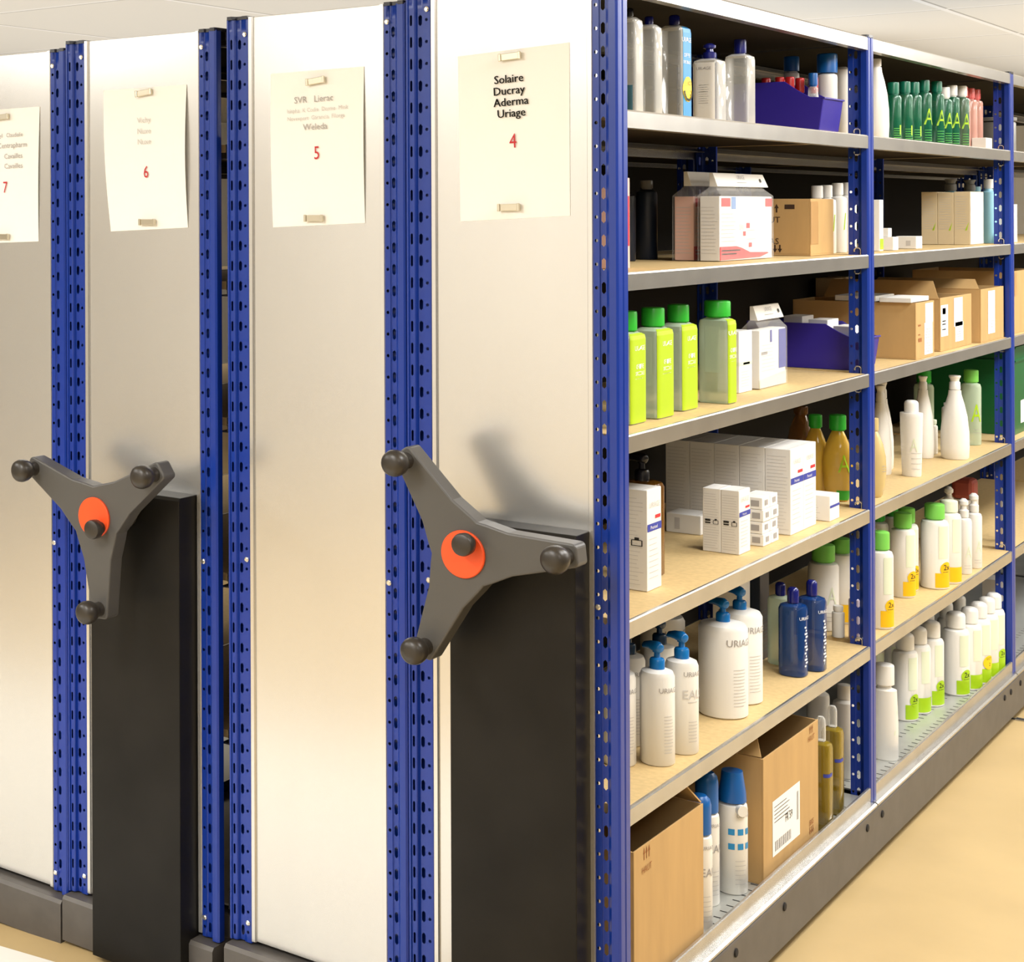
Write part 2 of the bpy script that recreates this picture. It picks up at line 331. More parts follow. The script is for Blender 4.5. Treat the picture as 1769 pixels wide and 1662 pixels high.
def unit(x1, dz, label, near):
    u = thing('mobile_shelving_unit', label, 'shelving unit', (x1, 0, dz), 'mobile shelving units')
    for i, y in enumerate(FR):
        z0 = .061 if i == 0 else .112
        for mir in (False, True):
            put('upright', PM[(z0, mir, i == 0 and (mir or not near))], u, (-D if mir else 0, y, 0))
            c = put('post_cap', CM[mir], u, (-D if mir else 0, y, 0))
    for mir in (False, True):
        xb = (-D + .0405) if mir else -.0405
        for zb in (1.86, .82, .10): put('bolt', BOLT, u, (xb, 0, zb))
    # end panel with folded edges
    bm = bmesh.new(); B(bm, -D + .047, .006, .066, -.047, .028, TOP)
    pn = link('end_panel', bm, M['panel'], u, bevel=.001)
    for s in (-1, 1):
        xc = (-D + .047) if s < 0 else -.047
        bm = bmesh.new(); e = .0115
        x0, x1_ = (xc, xc + e) if s < 0 else (xc - e, xc)
        prism(bm, [(x0, .004), (x0 + .002, .001), (x1_ - .002, .001), (x1_, .004), (x1_, .007), (x0, .007)], lambda p: (p[0], p[1], .066), lambda p: (p[0], p[1], TOP))
        link('panel_edge', bm, M['panel'], pn)
    # base
    bm = bmesh.new(); B(bm, -D, .034, 0, .012 if near else 0, 5.67, .105)
    bs = link('base', bm, M['base'], u, bevel=.004)
    bm = bmesh.new()
    prism(bm, [(-.028, -.038), (-.028, .050), (-.022, .057), (.034, .057), (.034, -.038)], lambda p: (-D + .002, p[0], p[1]), lambda p: (.004 if near else -.001, p[0], p[1]))
    link('base_front', bm, M['base'], bs)
    for k, (bd, bf, bb, tr, tf, tb, tf2, lid) in enumerate(SH):
        for nm, z in LV.items():
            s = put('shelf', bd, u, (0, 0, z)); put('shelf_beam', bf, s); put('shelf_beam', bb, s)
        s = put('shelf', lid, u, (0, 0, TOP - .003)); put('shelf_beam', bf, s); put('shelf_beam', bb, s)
        s = put('tray', tr, u, (0, 0, TRAY)); put('tray_rail', tf if near else tf2, s); put('tray_rail', tb, s)
        if near:
            sf = Flat((0, 0, 0), (1, 0, 0), (0, 1, 0)); y0 = FR[k] + .05
            decal(s, 'perforation', M['dark'], [('r', sf, xx - .007, y0 + .034 * j, xx + .007, y0 + .034 * j + .004) for j in range(38) for xx in (-.035, -.08)], .0003)
    if x1 == UX[1]:
        link('shade_sheet', box(-D + .001, .05, .11, -D + .004, 5.63, TOP - .01), M['shade_dark'], u)  # added dark sheet, blocks light from beyond and paints the depth dark
    if near: link('shade_sheet', box(-D + .0005, .05, .16, -D + .003, 5.63, 1.35), M['shade_dark'], u)  # added dark sheet standing for the shade behind the lower shelves
    if near:
        for y in FR[1:3]:
            for z in LV.values():
                put('shelf_clip', CLIP, u, (-.019, y - .001, z + .004)); o = put('shelf_clip', CLIP, u, (-.019, y - .001, z - .034)); o.scale = (1, 1, -.8)
        for y in (.494, .768, 1.33, 1.446, 2.655, 2.731, 2.852):
            bm = bmesh.new(); lathe(bm, [(0, 1), (.0025, 1), (.0035, .8)], .0085, seg=14)
            bmesh.ops.rotate(bm, verts=bm.verts, cent=(0, 0, 0), matrix=Matrix.Rotation(PI / 2, 3, 'Y'))
            link('base_plug', bm, M['dark'], bs, (.0115, y, .082))
    return u
def wheel(u, hx, hz, base, kx, kz):
    """three-armed crank on a black drive cover; hx, hz hub in unit coordinates"""
    rx = lambda p, y: (p[0], y, p[1])
    pts = []
    for k in range(3):
        a = math.radians(base + 120 * k); d = Vector((math.cos(a), math.sin(a))); n = Vector((-d.y, d.x))
        tipw, R = .019, .200
        pts += [d * .085 - n * .036, d * R - n * tipw, d * (R + .004) - n * (tipw - .005), d * (R + .004) + n * (tipw - .005), d * R + n * tipw, d * .085 + n * .036]
        m = math.radians(base + 120 * k + 60); e = Vector((math.cos(m), math.sin(m))); t = Vector((-e.y, e.x))
        pts += [e * .066 - t * .016, e * .062, e * .066 + t * .016]
    bm = bmesh.new(); prism(bm, [(p.x, p.y) for p in pts], lambda p: (p[0], -.150, p[1]), lambda p: (p[0], -.112, p[1]))
    h = link('handwheel', bm, M['wheel'], u, (hx, 0, hz), bevel=.004)
    bm = bmesh.new(); tube(bm, [(0, -.115, 0), (0, -.05, 0)], .035, 24); link('axle', bm, M['knob'], h, smooth=40)
    bm = bmesh.new(); tube(bm, [(0, -.149, 0), (0, -.1535, 0), (0, -.155, 0)], [.0405, .0405, .039], 40); dsc = link('hub_disc', bm, M['orange'], h, smooth=40)
    bm = bmesh.new(); tube(bm, [(kx, -.154, kz), (kx, -.162, kz), (kx, -.165, kz), (kx, -.168, kz), (kx, -.180, kz), (kx, -.185, kz), (kx, -.187, kz)], [.012, .012, .016, .0185, .0195, .018, .013], 24)
    link('locking_knob', bm, M['knob'], dsc, smooth=50)
    for k in range(3):
        a = math.radians(base + 120 * k); x, z = math.cos(a) * .184, math.sin(a) * .184
        bm = bmesh.new(); tube(bm, [(x, -.148, z), (x, -.160, z), (x, -.166, z), (x, -.172, z), (x, -.180, z), (x, -.190, z), (x, -.198, z), (x, -.203, z), (x, -.205, z)],
                               [.015, .0135, .0145, .019, .0225, .0235, .0215, .016, .008], 24)
        link('knob', bm, M['knob'], h, smooth=50)
def cover(u, x0, x1, z1, z0):
    bm = bmesh.new()
    prism(bm, [(-.055, z0), (-.055, z1 - .006), (-.049, z1), (.006, z1), (.006, z0)], lambda p: (x0, p[0], p[1]), lambda p: (x1, p[0], p[1]))
    link('drive_cover', bm, M['black'], u, bevel=.0015)
U4 = unit(0, 0, 'shelving unit with the paper numbered 4 and goods on open shelves', True)
U5 = unit(UX[1], DZ[1], 'shelving unit with plain end panel and the paper numbered 5', False)
U6 = unit(UX[2], DZ[2], 'shelving unit with black crank cover and the paper numbered 6', False)
U7 = unit(UX[3], DZ[3], 'shelving unit at the far left with the paper numbered 7', False)
cover(U4, -.290, -.056, .946, -.026); wheel(U4, -.212, .911, 6.5, .014, .022)
cover(U6, -1.126 - UX[2], -.893 - UX[2], .917 - DZ[2], -.03); wheel(U6, -1.034 - UX[2], .877 - DZ[2], 33.5, .020, -.018)

# ------------------------------------------------------------------ papers and magnets
def paper(corners, label, texts, num, npos, curl=0):
    (xa, za), (xb, zb), (xc, zc), (xd, zd) = corners
    cx, cz = (xa + xb + xc + xd) / 4, (za + zb + zc + zd) / 4
    p = thing('paper_sign', label, 'paper', (cx, 0, cz), 'numbered papers on the end panels')
    bm = bmesh.new(); N = 14; g = []
    for j in range(N + 1):
        t = j / N; r = []
        for i in range(N + 1):
            s = i / N
            x = (xa * (1 - s) + xb * s) * (1 - t) + (xd * (1 - s) + xc * s) * t - cx
            z = (za * (1 - s) + zb * s) * (1 - t) + (zd * (1 - s) + zc * s) * t - cz
            r.append(bm.verts.new((x, .0052 - curl * math.sin(PI * t) * (abs(2 * s - 1) ** 3), z)))
        g.append(r)
    for r0, r1 in zip(g, g[1:]):
        for i in range(N): bm.faces.new((r0[i], r1[i], r1[i + 1], r0[i + 1]))
    link('sheet', bm, M['paper'], p, solid=.0004)
    a = math.atan2((zb - za) + (zc - zd), 2 * (xb - xa))
    sf = Flat((0, .0034, 0), (math.cos(a), 0, math.sin(a)), (-math.sin(a), 0, math.cos(a)))
    for m in {t[4] for t in texts}: decal(p, 'lettering', M[m], [('t', sf, x, z, s, sz) for s, x, z, sz, mm in texts if mm == m])
    decal(p, 'number', M['red_ink'], [('t', sf, npos[0], npos[1], num, .036, .8)])
    return p
def bold(L): return [(s, x + dx, z, sz, m) for s, x, z, sz, m in L for dx in (-.0005, .0005)]
paper([(-.302, 1.770), (-.090, 1.781), (-.090, 1.483), (-.298, 1.473)], 'white paper headed Solaire Ducray with red number 4',
      bold([('Solaire', -.002, .091, .0205, 'ink'), ('Ducray', -.002, .0705, .0205, 'ink'), ('Aderma', 0, .0505, .0205, 'ink'), ('Uriage', 0, .0305, .0205, 'ink')]), '4', (.0, -.024))
paper([(-.708, 1.762), (-.497, 1.764), (-.496, 1.470), (-.704, 1.461)], 'white paper with red number 5 and the name Weleda',
      [('SVR   Lierac', -.004, .088, .018, 'grey_ink'), ('Isispha  K Codie  Derme  Mink', .004, .070, .011, 'pale_ink'), ('Novexpert  Garancia  Filorga', .0, .055, .011, 'pale_ink'), ('Weleda', -.002, .035, .0175, 'grey_ink')], '5', (.0, -.022), .004)
paper([(-1.137, 1.751), (-.915, 1.752), (-.913, 1.460), (-1.118, 1.451)], 'wavy white paper with red number 6 and faint writing',
      [('Vichy', -.003, .075, .0165, 'pale_ink'), ('Nuxe', -.003, .052, .0165, 'pale_ink'), ('Nuxe', -.003, .030, .0165, 'pale_ink')], '6', (.0, -.040), .008)
paper([(-1.531, 1.723), (-1.321, 1.725), (-1.326, 1.428), (-1.536, 1.421)], 'white paper with red number 7 cut by the picture edge',
      [('Elancyl   Claudialie', .012, .086, .013, 'grey_ink'), ('Centrapharm', .028, .062, .0165, 'grey_ink'), ('Cavailles', .030, .038, .016, 'grey_ink'), ('Cavailles', .030, .016, .016, 'grey_ink')], '7', (.004, -.038), .003)
def magnet(x, z, tilt, label):
    bm = bmesh.new(); B(bm, -.020, -.004, -.006, .020, .0025, .006); B(bm, -.021, -.006, -.0068, -.016, -.003, .0068); B(bm, .016, -.006, -.0068, .021, -.003, .0068)
    o = link('magnet', bm, M['magnet'], None, (x, .0, z), bevel=.0008); o.rotation_euler = (0, tilt, 0)
    tag(o, label, 'magnet', 'clip magnets holding the papers')
for x, z, t, l in ((-.197, 1.763, -.06, 'brass clip magnet at the top of paper 4'), (-.200, 1.498, -.02, 'brass clip magnet at the bottom of paper 4'), (-.600, 1.742, -.10, 'brass clip magnet at the top of paper 5'), (-.605, 1.479, 0, 'brass clip magnet at the bottom of paper 5'),
                   (-1.022, 1.740, -.10, 'brass clip magnet at the top of paper 6'), (-1.014, 1.471, 0, 'brass clip magnet at the bottom of paper 6'), (-1.430, 1.706, -.05, 'brass clip magnet at the top of paper 7'), (-1.431, 1.438, 0, 'brass clip magnet at the bottom of paper 7')):
    magnet(x, z, t, l)
#GOODS

# ------------------------------------------------------------------ goods: builders
LVZ = dict(LV, t=TRAY, a1=LV['s1'])
E0 = .0006
def carton(name, label, s, x1, y0, dx, dy, h, m='card', group=None, dz=0, front=(), side=(), cat='carton', flap=True, bev=.0012):
    """closed carton; x1 front face towards the aisle, y0 face towards the end panels. front/side: lists of (part, material, items(sf,w,h))"""
    o = thing(name, label, cat, (x1 - dx / 2, y0 + dy / 2, LVZ[s] + E0 + dz), group)
    b = link('body', box(-dx / 2, -dy / 2, 0, dx / 2, dy / 2, h), M[m], o, bevel=bev)
    ff = Flat((dx / 2, 0, 0), (0, 1, 0), (0, 0, 1)); fs = Flat((0, -dy / 2, 0), (1, 0, 0), (0, 0, 1))
    for pn, mm, fn in front: decal(o, pn, M[mm], fn(ff, dy, h))
    for pn, mm, fn in side: decal(o, pn, M[mm], fn(fs, dx, h))
    if flap:
        ft = Flat((0, 0, h), (0, 1, 0), (-1, 0, 0)); decal(o, 'flap_seam', M['grey_ink'], [('r', ft, -dy * .46, -dx * .36, dy * .46, -dx * .36 + .0006)], .0003)
    return o
PRO = dict(  # body profiles: height fraction, width fraction
    straight=[(0, .94), (.012, 1), (.92, 1), (.965, .95), (1, .6)],
    squat=[(0, .93), (.015, 1), (.93, 1), (.975, .9), (1, .55)],
    cone=[(0, .88), (.02, .95), (.18, 1), (.4, .98), (.62, .86), (.8, .66), (.93, .47), (1, .43)],
    oval=[(0, .62), (.03, .72), (.2, .92), (.42, 1), (.62, .96), (.8, .78), (.93, .52), (1, .36)],
    tubeb=[(0, .97), (.02, 1), (.5, 1), (.86, .92), (.94, .9), (.96, .55), (1, .5)],
    tubeu=[(0, .80), (.02, .84), (.5, .93), (.93, 1), (.99, 1), (1, .97)],
)
CAPS = dict(
    cyl=[(0, 1), (.88, 1), (.97, .96), (1, .86)],
    dome=[(0, 1), (.75, 1), (.9, .9), (1, .6)],
    taper=[(0, 1), (.3, .97), (.8, .8), (1, .74)],
    flare=[(0, .95), (.5, .9), (.58, .72), (.75, .78), (.92, 1), (1, .95)],
    button=[(0, 1), (.35, 1), (.42, .62), (.6, .55), (.68, .95), (.86, .95), (1, .4)],
)
def bottle(name, label, s, x, y, a, b, h, ht, m, capm, body='straight', cap='cyl', cr=.5, n=2, group=None, rz=0, dz=0, decs=(), cat='bottle', capn=2, neck=True, seg=32):
    o = thing(name, label, cat, (x, y, LVZ[s] + E0 + dz), group, rz)
    prof = [(z * h, k) for z, k in PRO[body]]
    bm = bmesh.new(); lathe(bm, prof, a, b, n, seg); link('body', bm, M[m], o, smooth=40)
    if capm:
        bm = bmesh.new(); r = a * cr
        if neck: lathe(bm, [(h - .0005, .82), (h + .003, .82)], r, r * (b / a if capn > 2 else 1), capn, 24)
        z0 = h + (.0025 if neck else .0002)
        lathe(bm, [(z0 + z * (ht - z0), k) for z, k in CAPS[cap]], r, r * (b / a if capn > 2 else 1), capn, 24)
        link('cap', bm, M[capm], o, smooth=40)
    for pn, mm, t0, fn in decs: decal(o, pn, M[mm], fn(Wrap(prof, a, b, n, t0), h))
    return o
def pump_bottle(name, label, s, x, y, a, h, ht, m='white', pm='pump', group=None, nz=2.6, decs=(), b=None, n=2, small=1):
    o = bottle(name, label, s, x, y, a, b or a, h, ht, m, None, 'squat', n=n, group=group, decs=decs)
    p = ht - h; r = .0135 * small; bm = bmesh.new()
    lathe(bm, [(h, 1), (h + p * .34, 1), (h + p * .42, .86), (h + p * .46, .42), (h + p * .72, .38)], r, seg=24)
    c = link('pump', bm, M[pm], o, smooth=40)
    bm = bmesh.new(); d = Vector((math.cos(nz), math.sin(nz), 0)); z = h + p * .86
    tube(bm, [(-d.x * .011, -d.y * .011, z), (-d.x * .009, -d.y * .009, z), (0, 0, z + p * .03), (d.x * .018, d.y * .018, z + p * .02), (d.x * .034, d.y * .034, z - p * .05), (d.x * .040, d.y * .040, z - p * .14)],
         [.006, .0085, .0105, .008, .006, .0035], 14)
    tube(bm, [(0, 0, h + p * .68), (0, 0, z)], .008 * small, 16)
    link('nozzle', bm, M[pm], c, smooth=50); return o
def rects(*r): return lambda sf, w, h: [('r', sf, w * a, h * b, w * c, h * d) for a, b, c, d in r]
def words(*t): return lambda sf, w, h: [('t', sf, w * a, h * b, s, sz) for a, b, s, sz in t]
def wr(*t): return lambda sf, h: [('t', sf, a, h * b, s, sz) for a, b, s, sz in t]
def rr(*t): return lambda sf, h: [('r', sf, a, h * b, c, h * d) for a, b, c, d in t]
def fine(n, w0=-.4, w1=.4, z0=.1, z1=.9, hh=.0009): return lambda sf, w, h: lines(sf, w * w0, w * w1, [h * (z0 + (z1 - z0) * i / n) for i in range(n)], hh)
def finew(n, s0, s1, z0, z1, hh=.0010): return lambda sf, h: lines(sf, s0, s1, [h * (z0 + (z1 - z0) * i / n) for i in range(n)], hh)
def openbox(name, label, s, x1, y0, dx, dy, h, group=None, front=(), side=(), flaps=(), rag=.0, lid=None):
    """open-topped cardboard carton with wall thickness"""
    o = thing(name, label, 'cardboard box', (x1 - dx / 2, y0 + dy / 2, LVZ[s] + E0), group); T = .0035
    bm = bmesh.new()
    B(bm, -dx / 2, -dy / 2, 0, dx / 2, dy / 2, T)
    for X0, Y0, X1, Y1 in ((-dx / 2, -dy / 2, -dx / 2 + T, dy / 2), (dx / 2 - T, -dy / 2, dx / 2, dy / 2), (-dx / 2 + T, -dy / 2, dx / 2 - T, -dy / 2 + T), (-dx / 2 + T, dy / 2 - T, dx / 2 - T, dy / 2)):
        B(bm, X0, Y0, T, X1, Y1, h)
    if rag:
        for v in bm.verts:
            if v.co.z > h * .9: v.co.z += rag * math.sin(v.co.x * 90 + v.co.y * 37)
    link('body', bm, M['kraft'], o, bevel=.0008)
    for side_, ang, ln in flaps:
        bm = bmesh.new(); ca, sa = math.cos(ang), math.sin(ang)
        q = dict(front=((dx / 2, -dy / 2 + .004, h), (dx / 2, dy / 2 - .004, h), (ca, 0, sa)), back=((-dx / 2, -dy / 2 + .004, h), (-dx / 2, dy / 2 - .004, h), (-ca, 0, sa)),
                 near=((-dx / 2 + .004, -dy / 2, h), (dx / 2 - .004, -dy / 2, h), (0, -ca, sa)), far=((-dx / 2 + .004, dy / 2, h), (dx / 2 - .004, dy / 2, h), (0, ca, sa)))[side_]
        p0, p1, d = Vector(q[0]), Vector(q[1]), Vector(q[2]) * ln
        k = (p1 - p0) * .06
        bm.faces.new([bm.verts.new(p) for p in (p0, p1, p1 + d - k, p0 + d + k)])
        link('flap', bm, M['kraft'], o, solid=.003)
    ff = Flat((dx / 2, 0, 0), (0, 1, 0), (0, 0, 1)); fs = Flat((0, -dy / 2, 0), (1, 0, 0), (0, 0, 1))
    for pn, mm, fn in front: decal(o, pn, M[mm], fn(ff, dy, h))
    for pn, mm, fn in side: decal(o, pn, M[mm], fn(fs, dx, h))
    return o
def arrow(sf, x, z, h, up_=True, wd=.010):
    k = 1 if up_ else -1; z0 = z if up_ else z + h; w = wd
    return [('p', sf, [(x - w * .18, z0), (x + w * .18, z0), (x + w * .18, z0 + k * h * .55), (x - w * .18, z0 + k * h * .55)][::k]), ('p', sf, [(x - w / 2, z0 + k * h * .5), (x + w / 2, z0 + k * h * .5), (x, z0 + k * h)][::k])]
def bin_(name, label, s, x1, y0, dx, dy, hb, hf):
    """open-front picking bin"""
    o = thing(name, label, 'storage bin', (x1 - dx / 2, y0 + dy / 2, LVZ[s] + E0)); T = .003; x0, x2 = -dx / 2, dx / 2
    out = [(x0 + .006, 0), (x2 - .016, 0), (x2 - .010, .008), (x2, hf), (x2 - .03, hf + .003), (x2 - .055, hf + (hb - hf) * .45), (x2 - .085, hb), (x0, hb)]
    bm = bmesh.new()
    for ya, yb in ((-dy / 2, -dy / 2 + T), (dy / 2 - T, dy / 2)): prism(bm, out, lambda p: (p[0], ya, p[1]), lambda p: (p[0], yb, p[1]))
    B(bm, x0 + .006, -dy / 2 + T, 0, x2 - .012, dy / 2 - T, T)
    prism(bm, [(x2 - .012, 0), (x2 - .010, .008), (x2, hf), (x2 - T, hf), (x2 - .014, .008)], lambda p: (p[0], -dy / 2 + T, p[1]), lambda p: (p[0], dy / 2 - T, p[1]))
    prism(bm, [(x0 + .006, 0), (x0 + .01, 0), (x0 + T, hb), (x0, hb)], lambda p: (p[0], -dy / 2 + T, p[1]), lambda p: (p[0], dy / 2 - T, p[1]))
    link('body', bm, M['purple'], o, bevel=.0012)
    bm = bmesh.new(); B(bm, x2 - .004, -dy / 2 - .002, hf - .003, x2 + .003, dy / 2 + .002, hf + .001); link('rim', bm, M['purple'], o, bevel=.001)
    return o
def pouch(name, label, s, x1, y0, dx, dy, h, ht, group, prints=(), box_m='card', navy=False, sideprint=()):
    """header-card pouch of clear film round a small carton"""
    o = thing(name, label, 'pouch', (x1 - dx / 2, y0 + dy / 2, LVZ[s] + E0), group)
    link('carton', box(-dx / 2 + .004, -dy / 2 + .003, .001, dx / 2 - .003, dy / 2 - .003, h), M[box_m], o, bevel=.001)
    ff = Flat((dx / 2 - .003, 0, 0), (0, 1, 0), (0, 0, 1)); fs = Flat((0, -dy / 2 + .003, 0), (1, 0, 0), (0, 0, 1))
    for pn, mm, fn in prints: decal(o, pn, M[mm], fn(ff, dy, h))
    for pn, mm, fn in sideprint: decal(o, pn, M[mm], fn(fs, dx, h))
    bm = bmesh.new(); hh = ht - h
    def ring(z, a, b): return [bm.verts.new((sx * a, sy * b, z)) for sx, sy in ((-1, -1), (1, -1), (1, 1), (-1, 1))]
    rs = [ring(.0005, dx / 2, dy / 2), ring(h * 1.01, dx / 2, dy / 2 * .99), ring(h + hh * .3, dx * .22, dy / 2 * .9), ring(h + hh * .52, .002, dy / 2 * .84)]
    for r0, r1 in zip(rs, rs[1:]):
        for i in range(4): bm.faces.new((r0[i], r0[(i + 1) % 4], r1[(i + 1) % 4], r1[i]))
    link('film', bm, M['film'], o, smooth=30)
    hb = h + hh * .42; bm = bmesh.new(); B(bm, -.003, -dy / 2 * .93, hb, .004, dy / 2 * .93, ht)
    bm.verts.ensure_lookup_table()
    for v in bm.verts:
        if v.co.z < hb + .001 and v.co.x > 0: v.co.x += .010
        if v.co.z < hb + .001 and v.co.y > 0: v.co.y += .006
    hd = link('header_card', bm, M['cream'], o, bevel=.0006)
    sl_ = math.atan2(.010, ht - hb)
    fh = Flat((.0095, 0, (hb + ht) / 2), (0, 1, 0), Vector((-math.sin(sl_), 0, math.cos(sl_))))
    decal(hd, 'header_print', M['grey_ink'], [('t', fh, 0, .002, 'URIAGE', .013), *lines(fh, -.03, .03, [-.006], .001)])
    decal(hd, 'hang_hole', M['ink'], [('d', fh, dy * .36, 0, .0045)])
    return o
U = 'URIAGE'

# ------------------------------------------------------------------ top shelf, near bay
clearlab = [('label', 'paper', 0, rr((-.014, .08, .014, .92))), ('lettering', 'grey_ink', 0, wr((0, .74, U, .008)))]
bottle('micellar_bottle', 'tall clear bottle with dark cap half hidden by the corner post, top shelf', 's1', -.07, .208, .020, .0236, .176, .193, 'clear', 'cap_black', cap='dome', cr=.42, n=5, group='clear bottles on the top shelf', decs=[('label', 'teal', -PI / 2, rr((-.004, .02, .016, .30)))])
bottle('micellar_bottle', 'second tall clear bottle from the corner post, top shelf, no coloured label', 's1', -.07, .300, .019, .0215, .170, .186, 'clear', 'navy', cap='dome', cr=.42, n=5, group='clear bottles on the top shelf')
bottle('micellar_bottle', 'clear bottle with blue OFFRE SPECIALE label and yellow lot sticker', 's1', -.07, .421, .0238, .0285, .178, .199, 'clear', 'navy', cap='dome', cr=.42, n=6, group='clear bottles on the top shelf',
       decs=[('label', 'sky', .05, rr((-.030, .0, .024, .985))), ('lettering', 'paper', 0, lambda sf, h: [('t', sf, -.002, h * .82, U, .0125), ('t', sf, -.002, h * .66, 'OFFRE', .0105), ('t', sf, -.002, h * .59, 'SPECIALE', .0085)]),
             ('sticker', 'yellow', 0, lambda sf, h: [('d', sf, .002, h * .32, .024)]), ])
o = bpy.data.objects['sticker']
prof = [(z * .178, k) for z, k in PRO['straight']]
decal(o.parent, 'sticker_print', M['ink'], [('p', Wrap(prof, .0238, .0285, 6, 0), [(.002 + r * math.cos(a + d), .057 + r * math.sin(a + d)) for r, d in ((.018, 0), (.018, .25), (.0225, .25), (.0225, 0))]) for a in [math.radians(190 + 15 * i) for i in range(11)]]
      + [('t', Wrap(prof, .0238, .0285, 6, 0), .002, .064, 'LOT', .011), ('t', Wrap(prof, .0238, .0285, 6, 0), .003, .045, '2', .014)], .0027)
bottle('micellar_bottle', 'shorter clear bottle with pale grey label standing alone mid shelf', 's1', -.07, .600, .0253, .0304, .127, .158, 'clear', 'navy', cap='button', cr=.5, n=5, group='clear bottles on the top shelf',
       decs=[('label', 'cream', -PI / 2, rr((-.021, .05, .021, .93))), ('lettering', 'grey_ink', -PI / 2, lambda sf, h: [('t', sf, 0, h * .82, U, .0085)] + lines(sf, -.010, .010, [h * (.3 + .035 * i) for i in range(9)]))])
bottle('micellar_bottle', 'clear bottle with dark cap just before the indigo bin', 's1', -.07, .770, .0242, .0290, .148, .179, 'clear', 'navy', cap='cyl', cr=.5, n=5, group='clear bottles on the top shelf')
bin_('picking_bin', 'indigo open-front bin full of red-capped bottles on the top shelf', 's1', -.03, 1.178, .26, .140, .118, .078)
for i, (x, y, cm_) in enumerate([(-.17, 1.222, 'red'), (-.158, 1.285, 'red'), (-.137, 1.215, 'red'), (-.112, 1.275, 'red'), (-.118, 1.225, 'red'), (-.083, 1.280, 'red'), (-.072, 1.240, 'bluecap')]):
    lab = ['red-capped small bottle at the back left of the indigo bin', 'red-capped small bottle at the back right of the indigo bin', 'red-capped small bottle, second row of the indigo bin near side', 'red-capped small bottle, third row of the indigo bin far side',
           'red-capped small bottle, third row of the indigo bin near side', 'red-capped small bottle in front far corner of the indigo bin', 'blue-capped small bottle at the front of the indigo bin'][i]
    bottle('small_bottle', lab, 's1', x, y, .0105, .0105, .092 if cm_ == 'red' else .105, .128 if cm_ == 'red' else .135, 'clear', cm_, cap='cyl', cr=.95, group='small bottles in the top bin', dz=.003)
for x, y, a, h, ht, lab in ((-.16, 1.368, .017, .155, .190, 'slim white spray can with tall blue cap behind the indigo bin'), (-.075, 1.352, .022, .145, .190, 'larger white spray can with tall blue cap right of the indigo bin')):
    bottle('spray_can', lab, 's1', x, y, a, a, h, ht, 'white', 'bluecap', cr=1.0, cap='cyl', cat='spray can', group='blue-capped cans by the bin', neck=False)
bottle('lotion_bottle', 'plain off-white bottle behind the middle upright on the top shelf', 's1', -.10, 1.541, .020, .020, .172, .18, 'cream', None, body='straight')

# ------------------------------------------------------------------ top shelf, second bay
bottle('milk_bottle', 'tapering white bottle beside the middle upright on the top shelf', 's1', -.05, 1.645, .0297, .0297, .175, .196, 'white', 'white', body='cone', cap='cyl', cr=.42)
GB = [(1.867, 'tealcap', .152), (1.971, 'tealcap', .160), (2.056, 'tealcap', .163), (2.156, 'tealcap', .174), (2.283, 'tealcap', .178), (2.365, 'white', .166), (2.446, 'white', .176), (2.552, 'white', .180)]
for i, (y, c_, ht) in enumerate(GB):
    lab = ['first green bottle from the tapering white bottle, teal cap', 'second green bottle from the tapering white bottle, teal cap', 'third green bottle in the top row, teal cap', 'fourth green bottle in the top row, tallest teal cap', 'green bottle with lime A and teal cap, next to the white-capped ones',
           'green bottle with lime A and white cap, next to the teal caps', 'middle of the three white-capped green bottles', 'green bottle with white cap beside the pink bottles'][i]
    bottle('lotion_bottle', lab, 's1', -.07, y, .0190, .022, ht - .032, ht, 'dgreen', c_, cr=.72, cap='cyl', body='squat', group='green bottles on the top shelf',
           decs=[('print', 'lime', -.6, lambda sf, h: [('t', sf, 0, h * .38, 'A', .062, .7)] if i > 2 else [('r', sf, .004, h * .15, .010, h * .35)]), ('fine_print', 'gcap', -.6, finew(5, -.012, .012, .08, .32))])
for i, (x, y) in enumerate([(-.13, 1.93), (-.13, 2.10), (-.13, 2.24), (-.13, 2.36)]):
    bottle('lotion_bottle', ['green bottle in the back row behind the first two', 'green bottle in the back row behind the third', 'green bottle in the back row behind the tallest teal cap', 'green bottle in the back row behind the white caps'][i], 's1', x, y, .0165, .020, .128, .160, 'dgreen', 'tealcap', cr=.72, body='squat', group='green bottles on the top shelf')
for y, lab in ((2.625, 'pink bottle with coral cap next to the green bottles'), (2.705, 'pink bottle with coral cap in the middle of three'), (2.772, 'pink bottle with coral cap against the third upright')):
    bottle('pink_bottle', lab, 's1', -.085, y, .021, .022, .150, .182, 'pinkl', 'pinkcap', cr=.7, body='squat', group='pink bottles on the top shelf')
carton('small_carton', 'small flat white carton in front of the pink bottles', 's1', -.03, 2.655, .038, .072, .034)

